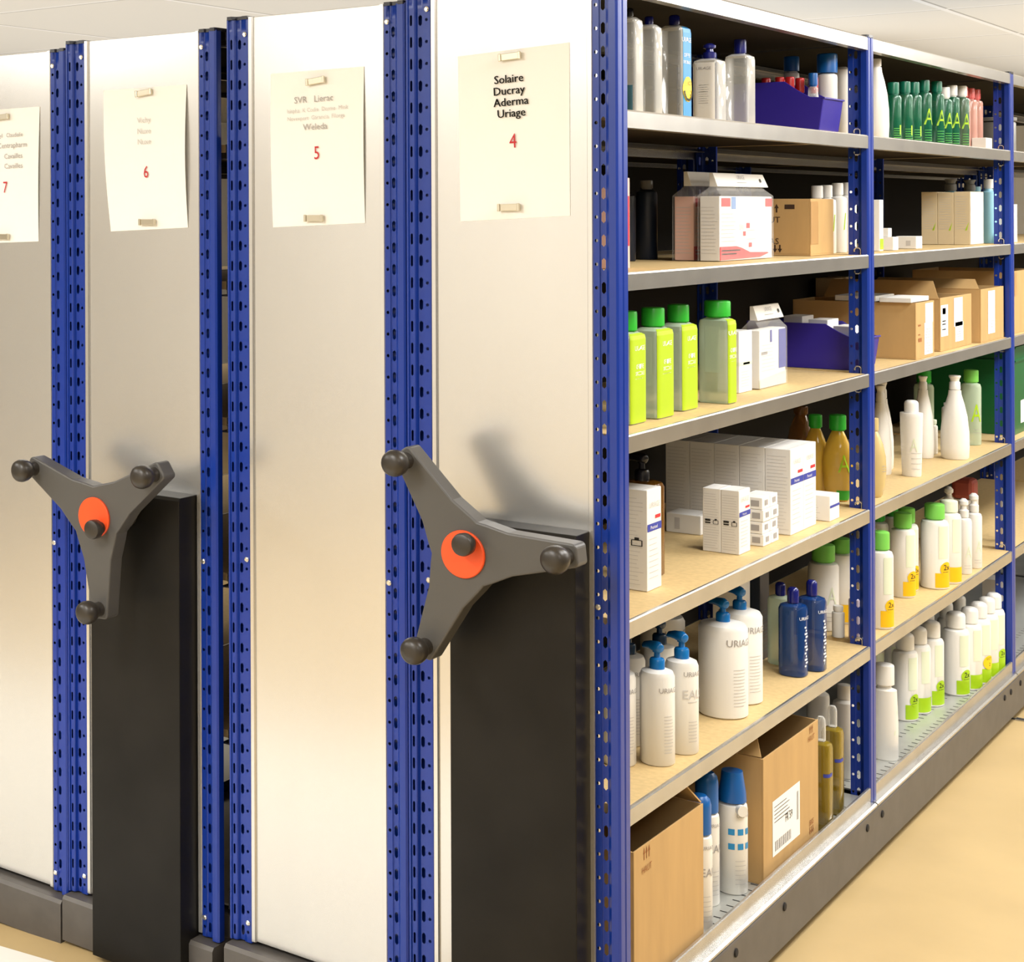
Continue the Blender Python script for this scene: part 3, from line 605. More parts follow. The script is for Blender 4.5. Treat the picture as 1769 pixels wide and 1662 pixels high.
# ------------------------------------------------------------------ second shelf, near bay
carton('tall_carton', 'narrow tall coral carton beside the corner post, second shelf', 's2', -.086, .205, .045, .043, .165, 'pinkc', front=[('print', 'redp', rects((-.42, .25, .42, .8)))])
bottle('dark_bottle', 'dark bottle in shadow at the back of the second shelf', 's2', -.27, .66, .022, .022, .14, .165, 'dnavy', 'dnavy', cr=.5)
bottle('dark_bottle', 'second dark bottle in shadow behind the film pouches', 's2', -.28, .80, .022, .022, .15, .17, 'dnavy', 'grey', cr=.6)
kit = [('red_print', 'redp', lambda sf, w, h: [('r', sf, -w * .46, h * .84, -w * .30, h * .97), ('r', sf, w * .36, h * .84, w * .49, h * .97), ('r', sf, -.002, h * .50, .018, h * .58), ('r', sf, -.022, h * .38, -.006, h * .45), ('r', sf, .012, h * .20, .030, h * .27),
        ('p', sf, [(-w * .49, .002), (w * .25, .004), (w * .42, .012), (w * .40, .014), (.02, .016), (-.03, .026), (-.06, .030), (-w * .49, .030)])]),
       ('blue_print', 'bluep', rects((-.28, .80, -.20, .99))), ('lettering', 'paper', lambda sf, w, h: lines(sf, -w * .46, -w * .1, [.020, .013], .003)),
       ('fine_print', 'pale_ink', lambda sf, w, h: lines(sf, -w * .46, -w * .2, [h * (.3 + .06 * i) for i in range(8)], .0015) + [('t', sf, -.028, h * .48, 'EAU', .016)] + lines(sf, 0, w * .2, [h * .32, h * .46], .0015))]
kside = [('fine_print', 'pale_ink', fine(14, -.36, .36, .12, .88))]
pouch('skincare_pouch', 'film pouch with red-waved white carton and cream header card, in front', 's2', -.092, .717, .047, .318, .134, .182, 'film pouches on the second shelf', kit, 'card', sideprint=kside)
pouch('skincare_pouch', 'film pouch with pinkish carton standing behind the red-waved one', 's2', -.152, .735, .047, .300, .134, .186, 'film pouches on the second shelf', kit, 'pinkc', sideprint=kside)
openbox('cardboard_box', 'open cardboard box printed with black up and down arrows', 's2', -.076, 1.233, .21, .165, .130, rag=.003, flaps=(),
        side=[('lettering', 'kin', lambda sf, w, h: [('t', sf, .012, h * .58, 'HAUT', .020), ('t', sf, .019, h * .20, 'BAS', .020)] + arrow(sf, .030, h * .76, .020) + arrow(sf, .016, h * .76, .020) + arrow(sf, .026, h * .05, .018, False) + arrow(sf, .037, h * .05, .018, False)),
              ('grip_hole', 'kin', lambda sf, w, h: [('r', sf, .048, h * .82, .070, h * .90)])],
        front=[('tape', 'tape', rects((-.5, .20, -.18, .95)))])
for y, h, lab in ((1.438, .152, 'white-capped tube right behind the arrowed cardboard box'), (1.510, .154, 'second white-capped tube from the arrowed box'), (1.594, .160, 'third white-capped tube from the arrowed box, tallest'), (1.672, .162, 'white-capped tube with green print by the middle upright')):
    bottle('white_tube', lab, 's2', -.125, y, .021, .021, h - .022, h + .010, 'white', 'white', cr=.62, body='straight', group='white tubes on the second shelf', decs=[('print', 'lime', -.5, lambda sf, hh: [('p', sf, [(-.002, hh * .4), (.001, hh * .4), (.006, hh * .7), (.003, hh * .7)])])])

# ------------------------------------------------------------------ second shelf, second bay
carton('tall_carton', 'narrow tall white carton with green foot right of the middle upright', 's2', -.075, 1.763, .050, .032, .129, 'card', front=[('print', 'lime', rects((-.45, .03, .45, .24)))])
carton('small_carton', 'low white carton beside the narrow green-footed carton', 's2', -.069, 1.860, .055, .045, .034)
carton('small_carton', 'small white carton stacked on the low white carton', 's2', -.082, 1.865, .035, .030, .022, dz=.0345)
carton('small_carton', 'flat white carton with a grey code, right of the low one', 's2', -.066, 2.060, .050, .058, .033, side=[('code', 'pale_ink', rects((.0, .25, .22, .65)))])
for i, lab in enumerate(['beige carton, frontmost of the three, showing a white face', 'beige carton in the middle of the row of three', 'beige carton at the back of the row of three']):
    carton('care_carton', lab, 's2', -.069 - i * .0438, 2.640, .0432, .155, .155 - .002 * (i == 1), 'beige', 'beige cartons on the second shelf',
           side=[('fine_print', 'pale_ink', fine(14, -.4, .36, .3, .95)), ('leaf_print', 'lime', lambda sf, w, h: [('p', sf, [(.008, h * .27), (.013, h * .27), (.018, h * .43)])])], front=[('white_face', 'card', rects((-.495, .01, .495, .99)))] if i == 0 else [])
for x, y, lab, c_ in ((-.12, 2.890, 'bottle with ribbed grey cap, behind the beige cartons', 'grey'), (-.115, 3.10, 'second bottle with ribbed grey cap, further right behind the beige cartons', 'grey')):
    bottle('spray_bottle', lab, 's2', x - .06, y, .022, .022, .160, .196, 'paleblue', c_, cr=.8, cap='flare', group='capped bottles behind the beige cartons')
bottle('white_tube', 'pale blue tube with white cap right of the beige cartons', 's2', -.090, 2.955, .022, .036, .165, .195, 'paleblue', 'white', body='tubeb', cr=.6, n=2.4)
carton('small_carton', 'small pale carton under the pale blue tube', 's2', -.035, 2.925, .020, .06, .034, 'cream')

# ------------------------------------------------------------------ third shelf, near bay
bottle('white_tube', 'white tube with green foot beside the corner post', 's3', -.052, .118, .013, .018, .105, .11, 'white', None, body='tubeu', decs=[('foot_print', 'green', 0, rr((-.02, .02, .02, .18), ))])
def lime_bottle(label, x1, y0, dx, dy, h, ht, lab_side):
    a, b = dx / 2, dy / 2
    return bottle('shower_bottle', label, 's3', x1 - a, y0 + b, a, b, h, ht, 'clearg', 'green', body='straight', cap='cyl', cr=.80, n=7, group='lime sleeved bottles', capn=2,
                  decs=[('sleeve', 'limeb', 0, rr((-b * .96, .01, b * .96, .985))), ('lettering', 'paper', 0, lambda sf, hh: [('t', sf, b * .02, hh * .80, U, .0125), ('t', sf, b * .02, hh * .60, 'OFFRE', .012), ('t', sf, b * .02, hh * .53, 'SPECIALE', .0095)] + lines(sf, -b * .5, b * .5, [hh * .49], .001)),
                        ('back_label', 'clearg', -PI / 2, rr((-.016, .36, .014, .9)))])
lime_bottle('lime sleeved bottle first from the corner post, half hidden', -.05, .165, .050, .072, .164, .201, 0)
lime_bottle('lime sleeved bottle second from the corner post, label full in view', -.046, .277, .052, .080, .166, .202, 0)
lime_bottle('lime sleeved bottle third from the corner post, set slightly back', -.056, .422, .050, .080, .166, .201, 0)
lime_bottle('lime sleeved bottle beside the white cartons, last of the four', -.032, .595, .062, .046, .169, .202, 0)
gb = [('band', 'palegreen', rects((-.48, .44, .48, .50))), ('band_print', 'grey_ink', rects((-.2, .45, .3, .485))), ('fine_print', 'pale_ink', fine(6, -.35, .3, .1, .38))]
carton('care_carton', 'white carton with grey-green band right of the lime bottles', 's3', -.086, .803, .045, .077, .128, 'card', front=gb, side=gb[:1])
pouch('skincare_pouch', 'film pouch with white and navy carton before the indigo bin', 's3', -.076, .901, .042, .170, .124, .176, None,
      [('navy_side', 'navyp', rects((.22, .30, .49, .98))), ('green_wave', 'palegreen', lambda sf, w, h: [('p', sf, [(-w * .49, .002), (w * .49, .002), (w * .49, .030), (.02, .026), (-w * .49, .020)])]), ('navy_tab', 'navyp', rects((-.10, .78, -.03, .99))), ('fine_print', 'pale_ink', fine(8, -.4, .1, .3, .8)), ('band_print', 'grey_ink', rects((-.42, .58, -.2, .63)))], 'card')
bin_('picking_bin', 'indigo open-front bin with white packs beside the middle upright', 's3', -.030, 1.462, .27, .132, .108, .076)
for x, y, h, lab in ((-.20, 1.53, .118, 'white pack lying at the back of the lower indigo bin'), (-.14, 1.525, .112, 'white pack in the middle of the lower indigo bin'), (-.085, 1.53, .098, 'pale pack at the front of the lower indigo bin')):
    carton('small_pack', lab, 's3', x + .022, y - .035, .044, .085, h, 'card', 'white packs in the lower indigo bin', dz=.0035)

# ------------------------------------------------------------------ third shelf, second bay
openbox('cardboard_box', 'large brown cardboard box with white leaflets on top', 's3', -.015, 1.853, .30, .172, .143, side=[('grip_hole', 'cream', lambda sf, w, h: [('r', sf, .015, h * .02, .055, h * .16)])],
        front=[('label', 'paper', rects((-.05, .05, .40, .62), (.0, .62, .42, .97))), ('print', 'pale_ink', fine(9, -.02, .36, .1, .55)), ('codes', 'kpr', rects((-.38, .30, -.2, .37), (-.38, .42, -.28, .44), (-.38, .58, -.24, .61)))])
for i, (x, y, dx, dy, t, lab) in enumerate([(-.060, 1.915, .075, .11, .012, 'white leaflet pack lying across the front of the large cardboard box'), (-.16, 1.93, .10, .13, .014, 'grey leaflet pack lying across the back of the large cardboard box')]):
    carton('leaflet_pack', lab, 's3', x + dx / 2, y - .075, dx, .165, t, ['card', 'cream'][i], 'leaflets on the cardboard box', dz=.144, flap=False)
openbox('cardboard_box', 'open cardboard box with a white address label, middle of three', 's3', -.030, 2.148, .30, .330, .140, rag=.004, flaps=(('near', 1.9, .05),),
        front=[('label', 'paper', rects((-.49, .28, -.27, .88), (-.08, .42, .20, .98), (-.04, .12, .22, .5))), ('print', 'grey_ink', lambda sf, w, h: lines(sf, -w * .45, -w * .31, [h * .4, h * .5, h * .56], .003) + [('r', sf, -w * .44, h * .70, -w * .34, h * .82)]), ('fine_print', 'pale_ink', fine(6, .0, .18, .16, .45))])
openbox('cardboard_box', 'cardboard box with white label against the third upright', 's3', -.016, 2.524, .30, .270, .152, flaps=(('near', 2.4, .04),),
        front=[('label', 'paper', rects((-.20, .14, .10, .95))), ('fine_print', 'pale_ink', fine(7, -.1, .08, .2, .6))])
openbox('cardboard_box', 'cardboard box past the third upright with a tape strip', 's3', -.025, 2.950, .28, .30, .190, front=[('tape', 'tape', rects((-.42, .60, -.32, .98)))])
for x, y, lab in ((-.33, 2.25, 'pale small carton at the very back above the cardboard boxes'), (-.33, 2.36, 'second pale small carton at the very back, third shelf')):
    carton('small_carton', lab, 's3', x, y, .05, .08, .185, 'beige', 'pale cartons at the back of the third shelf')

# ------------------------------------------------------------------ fourth shelf, near bay
def shampoo_carton(label, x1, y0, dx, dy, h, group=None, px=True, s='s4', dz=0):
    return carton('shampoo_carton', label, s, x1, y0, dx, dy, h, 'card', group, dz,
        front=[('band', 'navyp', rects((-.49, .585, .49, .66))), ('band_print', 'paper', words((-.05, .605, 'Pruriced', h * .05))), ('red_print', 'redp', rects((.05, .70, .42, .735))), ('lettering', 'pale_ink', lambda sf, w, hh: [('t', sf, 0, hh * .82, U, min(w * .21, .014))] + lines(sf, -w * .38, w * .3, [hh * (.12 + .055 * i) for i in range(8)])),],
        side=[('fine_print', 'pale_ink', fine(22, -.42, .42, .06, .95, .0007))] + ([('pictogram', 'ink', lambda sf, w, hh: [('r', sf, -w * .36, hh * .482, -w * .06, hh * .515), ('r', sf, -w * .36, hh * .445, -w * .06, hh * .468), ('r', sf, w * .08, hh * .44, w * .38, hh * .447), ('r', sf, w * .08, hh * .447, w * .11, hh * .50), ('r', sf, w * .35, hh * .447, w * .38, hh * .50), ('r', sf, w * .11, hh * .495, w * .35, hh * .502), ('r', sf, w * .17, hh * .502, w * .29, hh * .525)])] if px else []))
shampoo_carton('large white carton with blue band beside the corner post', -.063, .265, .072, .066, .185)
pump_bottle('oil_bottle', 'amber bottle with black pump behind the large white carton', 's4', -.130, .405, .036, .180, .228, 'amber', 'cap_black', decs=[('band', 'navyp', -.4, rr((-.02, .60, .02, .66)))], n=4)
lab5 = ['at the front, blue band towards the aisle', 'second from the front', 'third from the front', 'fourth from the front', 'deepest in the row']
for i in range(5):
    for j in range(2):
        shampoo_carton('tall white carton, %s column, %s' % (['near', 'far'][j], lab5[i]), -.038 - .0543 * i, .972 + .0843 * j, .0538, .0835, .183, 'tall white cartons on the fourth shelf', px=False)
carton('small_carton', 'flat white tray carton at the back before the tall white cartons', 's4', -.185, .850, .075, .070, .041, 'card', side=[('code', 'pale_ink', rects((-.25, .2, -.1, .8)))])
for i in range(2):
    shampoo_carton('small white blue-banded carton of the pair, %s' % ['aisle side', 'inner side'][i], -.050 - .0372 * i, .698, .0366, .063, .129, 'pair of small banded cartons')
for k in range(4):
    for j in range(2):
        carton('jar_carton', 'little white carton, %s layer of the small stack, %s side' % (['bottom', 'second', 'third', 'top'][k], ['near', 'far'][j]), 's4', -.042 - .002 * (k % 2), .815 + .0475 * j, .046, .0455, .0245, 'card', 'stack of little cartons', dz=.0252 * k,
               side=[('code', 'grey_ink', rects((.0, .25, .36, .75)))] , front=[('code', 'grey_ink', rects((-.2, .3, .2, .75)))], flap=False)
carton('jar_carton', 'cube-shaped white carton with thin blue band by the middle upright', 's4', -.024, 1.190, .068, .068, .056, 'card', front=[('band', 'navyp', rects((-.49, .52, .49, .62)))], side=[('fine_print', 'pale_ink', fine(6, -.4, .2, .1, .7))])
bottle('gel_bottle', 'amber oval bottle with green cap left of the middle upright', 's4', -.095, 1.487, .034, .026, .168, .205, 'amberl', 'green', body='oval', cap='cyl', cr=.55, decs=[('print', 'lime', -.9, lambda sf, h: [('t', sf, 0, h * .42, 'A', .06, .7)]), ('foot', 'green', -.9, rr((-.018, .02, .024, .16)))])
bottle('gel_bottle', 'amber oval bottle right behind the tall white cartons', 's4', -.150, 1.50, .030, .022, .168, .20, 'amberl', 'green', body='oval', cap='cyl', cr=.5)
bottle('gel_bottle', 'brown oval bottle deepest in shadow on the fourth shelf', 's4', -.235, 1.66, .034, .026, .178, .20, 'amber', 'amber', body='oval', cap='cyl', cr=.5)
bottle('gel_bottle', 'pale honey-coloured oval bottle right of the middle upright', 's4', -.048, 1.600, .030, .030, .158, .19, 'honey', 'honey', body='oval', cr=.45, decs=[('fine_print', 'grey_ink', -.5, finew(3, -.002, .022, .40, .52))])
# fourth shelf, second bay
def milk(label, x, y, a, h, ht, y2=None):
    return bottle('milk_bottle', label, 's4', x, y, a, a, h, ht, 'white', 'white', body='cone', cap='flare', cr=.42, group='tapering white bottles')
milk('tapering white bottle behind the honey-coloured one', -.133, 1.975, .027, .187, .232)
milk('tapering white bottle deepest at the left of the second bay', -.155, 2.075, .027, .187, .232)
milk('tapering white bottle right behind the white tube', -.127, 2.36, .0284, .189, .227)
milk('large tapering white bottle at the front of the fourth shelf', -.054, 2.395, .0365, .190, .231)
bottle('white_tube', 'white tube with faint green letter at the front edge', 's4', -.062, 1.992, .0275, .024, .165, .197, 'white', 'white', body='tubeu', cap='dome', cr=.62, neck=False, decs=[('print', 'palegreen', -.9, lambda sf, h: [('t', sf, -.006, h * .40, 'A', .05, .6)]), ('fine_print', 'pale_ink', -.7, finew(4, -.018, .018, .12, .45, .0014))])
bottle('small_jar', 'small white jar between the tapering white bottles', 's4', -.125, 2.452, .013, .013, .082, .097, 'white', 'palegreen', cr=.8)
bottle('small_jar', 'slim white tube right behind the large tapering bottle', 's4', -.105, 2.52, .013, .013, .130, .14, 'white', 'white', cr=.6)
bottle('lotion_bottle', 'clear green bottle with lime letter A on the fourth shelf', 's4', -.088, 2.725, .0268, .0268, .183, .220, 'clearg', 'gcap', cr=.74, body='squat', decs=[('print', 'lime', -.8, lambda sf, h: [('t', sf, 0, h * .38, 'A', .075, .6)]), ('fine_print', 'grey_ink', -.8, finew(2, -.01, .015, .2, .3))])
bottle('lotion_bottle', 'green-capped bottle in shadow behind the tapering bottles', 's4', -.19, 2.62, .0268, .0268, .183, .220, 'clearg', 'green', cr=.74, body='squat')
def crate():
    o = thing('stacking_crate', 'green plastic crate past the third upright', 'crate', (-.17, 3.20, LVZ['s4'] + E0)); bm = bmesh.new(); a, b, h, T = .135, .19, .27, .004
    for X0, Y0, X1, Y1 in ((-a, -b, -a + T, b), (a - T, -b, a, b), (-a + T, -b, a - T, -b + T), (-a + T, b - T, a - T, b)): B(bm, X0, Y0, 0, X1, Y1, h)
    B(bm, -a + T, -b + T, 0, a - T, b - T, T); link('body', bm, M['crate'], o, bevel=.001)
    for z in (h - .045, h - .004):
        bm = bmesh.new(); B(bm, -a - .006, -b - .006, z, a + .006, b + .006, z + .005)
        for f in [f for f in bm.faces if abs(f.normal.z) > .5]: pass
        bm.free()
        bm = bmesh.new()
        for X0, Y0, X1, Y1 in ((-a - .007, -b - .007, -a, b + .007), (a, -b - .007, a + .007, b + .007), (-a, -b - .007, a, -b), (-a, b, a, b + .007)): B(bm, X0, Y0, z, X1, Y1, z + .005)
        link('rim', bm, M['crate'], o)
    decal(o, 'label', M['paper'], [('r', Flat((a, 0, 0), (0, 1, 0), (0, 0, 1)), -.10, .03, .08, .10)])
crate()

# ------------------------------------------------------------------ fifth shelf, near bay
def ulab(a, eau=False): return [('lettering', 'grey_ink', -.62, lambda sf, h: [('t', sf, a * .25, h * (.84 if eau else .78), U, a * .42)]),
                      ('fine_print', 'pale_ink', -.55, lambda sf, h: (([('t', sf, a * .1, h * .60, 'EAU', a * .80)] + lines(sf, -a * .3, a * .6, [h * .56], .0012)) if eau else []) + lines(sf, -a * .25, a * .45, [h * (.14 + .035 * i) for i in range(12 if not eau else 7)], .0011))]
PB = 'white pump bottles on the fifth shelf'
pump_bottle('pump_bottle', 'white blue-pumped bottle half hidden by the corner post', 's5', -.112, .252, .030, .170, .212, group=PB, decs=ulab(.030))
pump_bottle('pump_bottle', 'white blue-pumped bottle frontmost at the shelf edge', 's5', -.060, .301, .0307, .172, .216, group=PB, decs=ulab(.0307))
pump_bottle('pump_bottle', 'white blue-pumped bottle lettered EAU', 's5', -.050, .393, .0298, .174, .218, group=PB, decs=ulab(.030, True))
pump_bottle('pump_bottle', 'white pump bottle in the second row behind the frontmost', 's5', -.145, .375, .030, .170, .214, group=PB, decs=ulab(.030), pm='darkpump')
pump_bottle('pump_bottle', 'white pump bottle in the second row behind the EAU bottle', 's5', -.125, .475, .030, .172, .216, group=PB, decs=ulab(.030), pm='darkpump')
pump_bottle('pump_bottle', 'large white pump bottle with dark blue pump, front', 's5', -.075, .675, .0470, .186, .226, group=PB, decs=ulab(.047), pm='pump')
pump_bottle('pump_bottle', 'large white pump bottle close behind the other large one', 's5', -.083, .792, .0440, .188, .228, group=PB, decs=ulab(.044), pm='pump')
pump_bottle('pump_bottle', 'large white pump bottle deeper behind the front large one', 's5', -.205, .69, .0440, .178, .218, group=PB, decs=ulab(.044), pm='darkpump')
carton('tall_carton', 'plain tall white carton behind the large pump bottles', 's5', -.150, .985, .060, .062, .200)
carton('tall_carton', 'dark navy carton left of the blue bottles', 's5', -.150, 1.110, .060, .060, .198, 'dnavy', front=[('fine_print', 'teal', fine(12, -.4, .3, .1, .6))])
bl = [('lettering', 'paper', -.35, lambda sf, h: [('t', sf, .004, h * .80, U, .010)] + [('r', sf, .001 + .004 * (i % 2), h * (.14 + .045 * i), .008 + .003 * ((i * 3) % 4), h * (.165 + .045 * i)) for i in range(13)])]
bottle('blue_bottle', 'blue clear bottle with indigo cap, nearest the shelf edge', 's5', -.061, 1.056, .0285, .0285, .155, .189, 'bluel', 'navy', cap='dome', cr=.42, n=2.6, body='squat', group='blue bottles on the fifth shelf', decs=bl)
bottle('blue_bottle', 'blue clear bottle with indigo cap, right of the nearest one', 's5', -.044, 1.128, .0285, .0285, .160, .195, 'bluel', 'navy', cap='dome', cr=.40, n=2.6, body='squat', group='blue bottles on the fifth shelf', decs=bl)
bottle('blue_bottle', 'pale clear bottle behind the nearest blue bottle', 's5', -.112, 1.130, .026, .026, .151, .18, 'clearg', 'navy', cap='dome', cr=.42, n=2.6, body='squat', group='blue bottles on the fifth shelf')
gw = [('print', 'palegreen', -.7, lambda sf, h: [('t', sf, 0, h * .40, 'A', .06, .6)]), ('fine_print', 'pale_ink', -.7, finew(3, -.02, .02, .15, .33, .0014))]
bottle('lotion_bottle', 'white green-capped bottle behind the blue bottles', 's5', -.137, 1.513, .0345, .0345, .162, .204, 'white', 'gcap', cr=.75, body='squat', decs=gw)
bottle('lotion_bottle', 'white green-capped bottle with yellow foot left of the middle upright', 's5', -.125, 1.610, .0300, .0300, .170, .205, 'white', 'gcap', cr=.75, body='squat', decs=[('foot', 'gold', -.7, rr((-.03, .03, .03, .28)))])
bottle('small_jar', 'small white bottle at the foot of the green-capped bottles', 's5', -.085, 1.452, .0140, .0140, .060, .074, 'white', 'white', cr=.8)
bottle('small_jar', 'slim lilac bottle against the middle upright', 's5', -.052, 1.462, .0125, .0125, .095, .115, 'lilac', 'lilac', cr=.8)
# fifth shelf, second bay
def two(label, x, y, a, h, ht, capm='gcap', foot='gold', s='s5', group='two-for-one bottles with yellow feet', badge=True, cap='cyl', b=None):
    r0 = -.55
    d = [('foot', foot, r0, lambda sf, hh: [('r', sf, -a * .75, hh * .03, a * 1.05, hh * .24)] + ([('d', sf, a * .15, hh * .30, a * .55)] if badge else []))]
    o = bottle('care_bottle', label, s, x, y, a, b or a, h, ht, 'white', capm, cr=.72, body='squat', cap=cap, group=group, decs=d + [('print', 'palegreen', r0, lambda sf, hh: [('r', sf, -a * .5, hh * .45, a * .4, hh * .92)])])
    if badge: decal(o, 'badge_print', M['ink'], [('t', Wrap([(z * h, k) for z, k in PRO['squat']], a, b or a, 2, r0), a * .15, h * .285, '2x', a * .62), *lines(Wrap([(z * h, k) for z, k in PRO['squat']], a, b or a, 2, r0), -a * .2, a * .5, [h * .25], .0018)], .0012)
    return o
two('yellow-footed bottle marked 2x right beside the middle upright', -.036, 1.615, .0290, .188, .232)
two('yellow-footed bottle marked 2x, left of the middle pair', -.086, 1.998, .0300, .178, .218)
two('yellow-footed bottle half hidden in the middle of the fifth shelf', -.098, 2.082, .0280, .178, .218)
two('yellow-footed bottle marked 2x at the shelf edge, brightest green cap', -.049, 2.160, .0340, .183, .224)
two('yellow-footed bottle without cap in view, next to the white dispensers', -.036, 2.252, .0300, .190, .222, capm='palegreen', badge=False)
for x, y, lab, c_ in ((-.165, 1.96, 'green-capped bottle in the back row, left', 'green'), (-.165, 2.06, 'green-capped bottle in the back row, second', 'green'), (-.160, 2.17, 'green-capped bottle in the back row, third', 'green')):
    two(lab, x, y, .0265, .178, .218, capm=c_, badge=False, group='green-capped bottles in the back row')
for x, y, h, ht, lab in ((-.034, 2.400, .154, .207, 'white dispenser bottle with knob top, left of two'), (-.031, 2.500, .155, .209, 'white dispenser bottle with knob top, right of two'), (-.11, 2.56, .158, .212, 'white dispenser bottle with knob top in the second row')):
    bottle('dispenser_bottle', lab, 's5', x, y, .0205, .0205, h, ht, 'white', 'white', cap='button', cr=.62, body='squat', group='white dispenser bottles', decs=[('print', 'palegreen', -.7, lambda sf, hh: [('t', sf, 0, hh * .30, 'A', .045, .6)]), ('fine_print', 'pale_ink', -.7, finew(2, -.012, .012, .1, .2))])
carton('tall_carton', 'tall pale carton against the third upright, fifth shelf', 's5', -.085, 2.735, .055, .060, .150, 'cream')
carton('red_pack', 'rust red wrapped pack on top of the tall pale carton', 's5', -.085, 2.730, .060, .068, .060, 'rust', dz=.151, cat='pack', flap=False, bev=.012)

# ------------------------------------------------------------------ bottom tray, near bay
def up3(sf, x, z, s=1): return [q for k in (-1, 0, 1) for q in arrow(sf, x + k * .011 * s, z, .022 * s, True, .008 * s)]
openbox('cardboard_box', 'big cardboard box marked HAUT at the bottom corner post', 't', -.014, .082, .28, .320, .260, rag=.003, front=[('lettering', 'kpr', lambda sf, w, h: [('t', sf, -w * .33, h * .82, 'HAUT', .017, .95)] + up3(sf, -w * .33, h * .905))], flaps=(('far', 2.3, .05),))
openbox('cardboard_box', 'big cardboard box with shipping label FR 59', 't', -.018, .738, .26, .345, .258, rag=.003, flaps=(('near', 2.1, .04),),
        front=[('label', 'paper', rects((-.35, .16, .14, .60))), ('lettering', 'kpr', lambda sf, w, h: [('t', sf, w * .36, h * .86, 'HAUT', .017, .95), ('t', sf, w * .36, h * .16, 'BAS', .017, .95)] + up3(sf, w * .36, h * .92, .8) + [q for k in (-1, 0, 1) for q in arrow(sf, w * .36 + k * .010, h * .08, .017, False, .008)]),
               ('label_print', 'ink', lambda sf, w, h: [('t', sf, -.022, h * .36, 'FR 59', .024, .8)]), ('barcode', 'grey_ink', lambda sf, w, h: [('r', sf, -w * .31 + .0042 * i, h * .19, -w * .31 + .0042 * i + .0016 + .0012 * (i % 3 == 0), h * .27) for i in range(24)] + [('r', sf, w * .08, h * .30 + .003 * i, w * .115, h * .30 + .003 * i + .0016) for i in range(20)]), ('fine_print', 'pale_ink', lambda sf, w, h: lines(sf, -w * .32, -.01, [h * (.42 + .03 * i) for i in range(5)], .0016))])
def can(label, x, y, a, h, ht, grid_=False):
    d = [('lettering', 'grey_ink', -.55, lambda sf, hh: [('t', sf, a * .2, hh * .92 - .012, U, .010)] + ([] if grid_ else [('t', sf, a * .25, hh * .58, 'EAU', .022)])), ('fine_print', 'pale_ink', -.55, finew(6, -a * .5, a * .5, .12, .42))]
    if grid_: d.append(('pictograms', 'sky', -.75, lambda sf, hh: [('r', sf, -a * .75 + a * .62 * i, hh * (.66 - .16 * j), -a * .75 + a * .62 * i + a * .42, hh * (.66 - .16 * j) + a * .42) for i in range(3) for j in range(2)]))
    o = bottle('spray_can', label, 't', x, y, a, a, h, ht, 'white', 'bluecap', cr=.93, body='straight', cap='dome' if not grid_ else 'taper', cat='spray can', group='spray cans on the bottom tray', neck=False, decs=d)
    if grid_: bm = bmesh.new(); tube(bm, [(a * .62, -a * .45, h - .012), (a * .98, -a * .72, h - .012)], [.011, .011], 20); link('trigger_tab', bm, M['white'], o, smooth=40)
can('blue-capped spray can half hidden behind the big HAUT box', -.042, .456, .0235, .184, .254)
can('blue-capped spray can in the middle, taller cap', -.076, .586, .0235, .181, .257)
can('spray can with six blue pictograms beside the labelled box', -.059, .678, .0290, .181, .240, True)
bottle('oil_bottle', 'golden oil bottle right of the labelled box', 't', -.030, 1.141, .0220, .0220, .192, .246, 'oliv', 'clear', cap='dome', cr=.45, n=4, body='squat', group='golden oil bottles', decs=[('band', 'navyp', -.5, rr((-.012, .62, .018, .66)))])
bottle('oil_bottle', 'golden oil bottle nearest the middle upright', 't', -.042, 1.262, .0215, .0215, .192, .240, 'oliv', 'clear', cap='dome', cr=.45, n=4, body='squat', group='golden oil bottles', decs=[('band', 'navyp', -.5, rr((-.012, .62, .018, .66)))])
bottle('lotion_bottle', 'tall white bottle behind the middle upright, bottom tray', 't', -.095, 1.53, .026, .026, .185, .22, 'cream', 'cream', cr=.6)
bottle('lotion_bottle', 'second tall white bottle behind the middle upright, further in', 't', -.165, 1.56, .026, .026, .185, .22, 'cream', 'cream', cr=.6)
# bottom tray, second bay
bottle('white_tube', 'tall white tube with faint green letter, bottom tray front', 't', -.061, 1.735, .0320, .026, .182, .233, 'white', 'white', cr=.72, body='tubeb', cap='cyl', decs=[('print', 'palegreen', -.6, lambda sf, h: [('p', sf, [(.0, h * .35), (.003, h * .35), (.014, h * .68), (.011, h * .68)])])])
rows = [(-.112, 2.115, .031, True), (-.103, 2.205, .031, False), (-.093, 2.300, .031, True), (-.068, 2.455, .034, True), (-.052, 2.540, .031, False), (-.048, 2.625, .031, True), (-.044, 2.705, .030, False), (-.042, 2.778, .029, True)]
nm = ['first lime-footed white bottle from the tall tube', 'second lime-footed white bottle from the tall tube', 'lime-footed white bottle marked 2x in the middle', 'lime-footed white bottle marked 2x starting the right-hand row', 'lime-footed white bottle second in the right-hand row', 'lime-footed white bottle with round yellow sticker', 'lime-footed white bottle fourth in the right-hand row', 'lime-footed white bottle against the third upright']
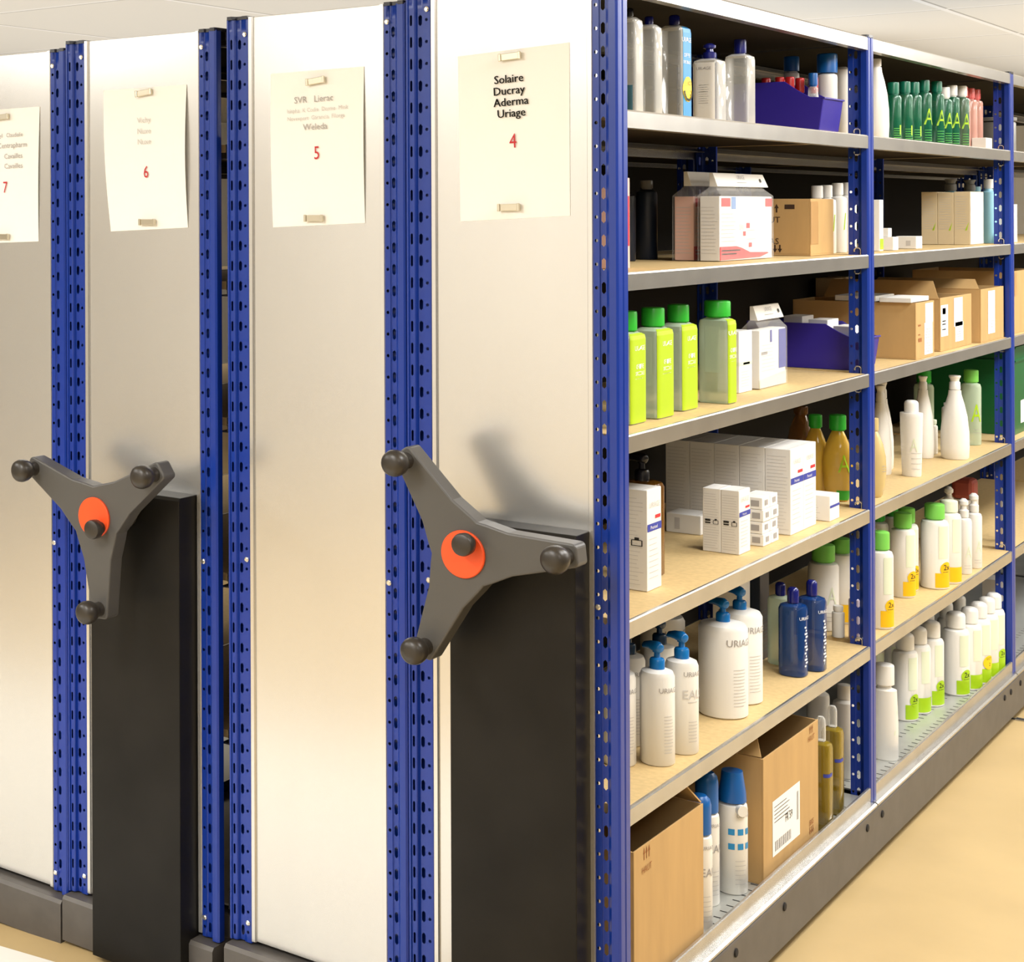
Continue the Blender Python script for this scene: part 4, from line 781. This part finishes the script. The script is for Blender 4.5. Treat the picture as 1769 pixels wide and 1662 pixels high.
for (x, y, a, bd_), lab in zip(rows, nm):
    st = 'yellow sticker' in lab; b_ = .036 if a > .0305 else .033
    o = two(lab, x, y, a, .184, .229, capm='white', foot='lime', s='t', group='lime-footed bottles on the bottom tray', badge=bd_ and not st, cap='dome', b=b_)
    if st:
        W_ = Wrap([(z * .184, k) for z, k in PRO['squat']], a, b_, 2, -.5)
        decal(o, 'sticker', M['yellow'], [('d', W_, .004, .062, .020)], .0011)
        decal(o, 'sticker_print', M['ink'], [('t', W_, .004, .070, 'LOT', .010), ('t', W_, .006, .052, '2', .014)] + [('p', W_, [(.004 + r * math.cos(t_ + d_), .062 + r * math.sin(t_ + d_)) for r, d_ in ((.014, 0), (.014, .3), (.0185, .3), (.0185, 0))]) for t_ in [math.radians(170 + 17 * i) for i in range(8)]], .0013)
for x, y, lab in ((-.185, 2.10, 'white bottle in the back row of the bottom tray, first'), (-.175, 2.20, 'white bottle in the back row of the bottom tray, second'), (-.165, 2.32, 'white bottle in the back row of the bottom tray, third'), (-.145, 2.47, 'white bottle in the back row of the bottom tray, fourth'), (-.120, 2.57, 'white bottle in the back row of the bottom tray, fifth'), (-.112, 2.68, 'white bottle in the back row of the bottom tray, sixth')):
    two(lab, x, y, .0245, .184, .229, capm='white', foot='lime', s='t', group='white bottles in the back row of the bottom tray', badge=False, cap='dome')

# ------------------------------------------------------------------ third bay, past the third upright
bottle('grey_tub', 'grey round tub past the third upright on the top shelf', 's1', -.10, 3.10, .055, .055, .100, .112, 'grey', 'grey', cr=1.05, cap='cyl', cat='tub', neck=False)
carton('tall_carton', 'white carton past the third upright on the second shelf', 's2', -.050, 3.040, .08, .10, .118)
bottle('white_tube', 'pale blue tube lying behind the white carton, second shelf', 's2', -.17, 3.15, .022, .030, .150, .175, 'paleblue', 'paleblue', cr=.7, body='tubeb')
bottle('white_tube', 'white tube past the third upright on the fifth shelf', 's5', -.050, 2.965, .017, .017, .140, .168, 'white', 'white', cr=.75)
carton('tall_carton', 'white carton past the third upright on the bottom tray', 't', -.060, 2.99, .06, .075, .225)
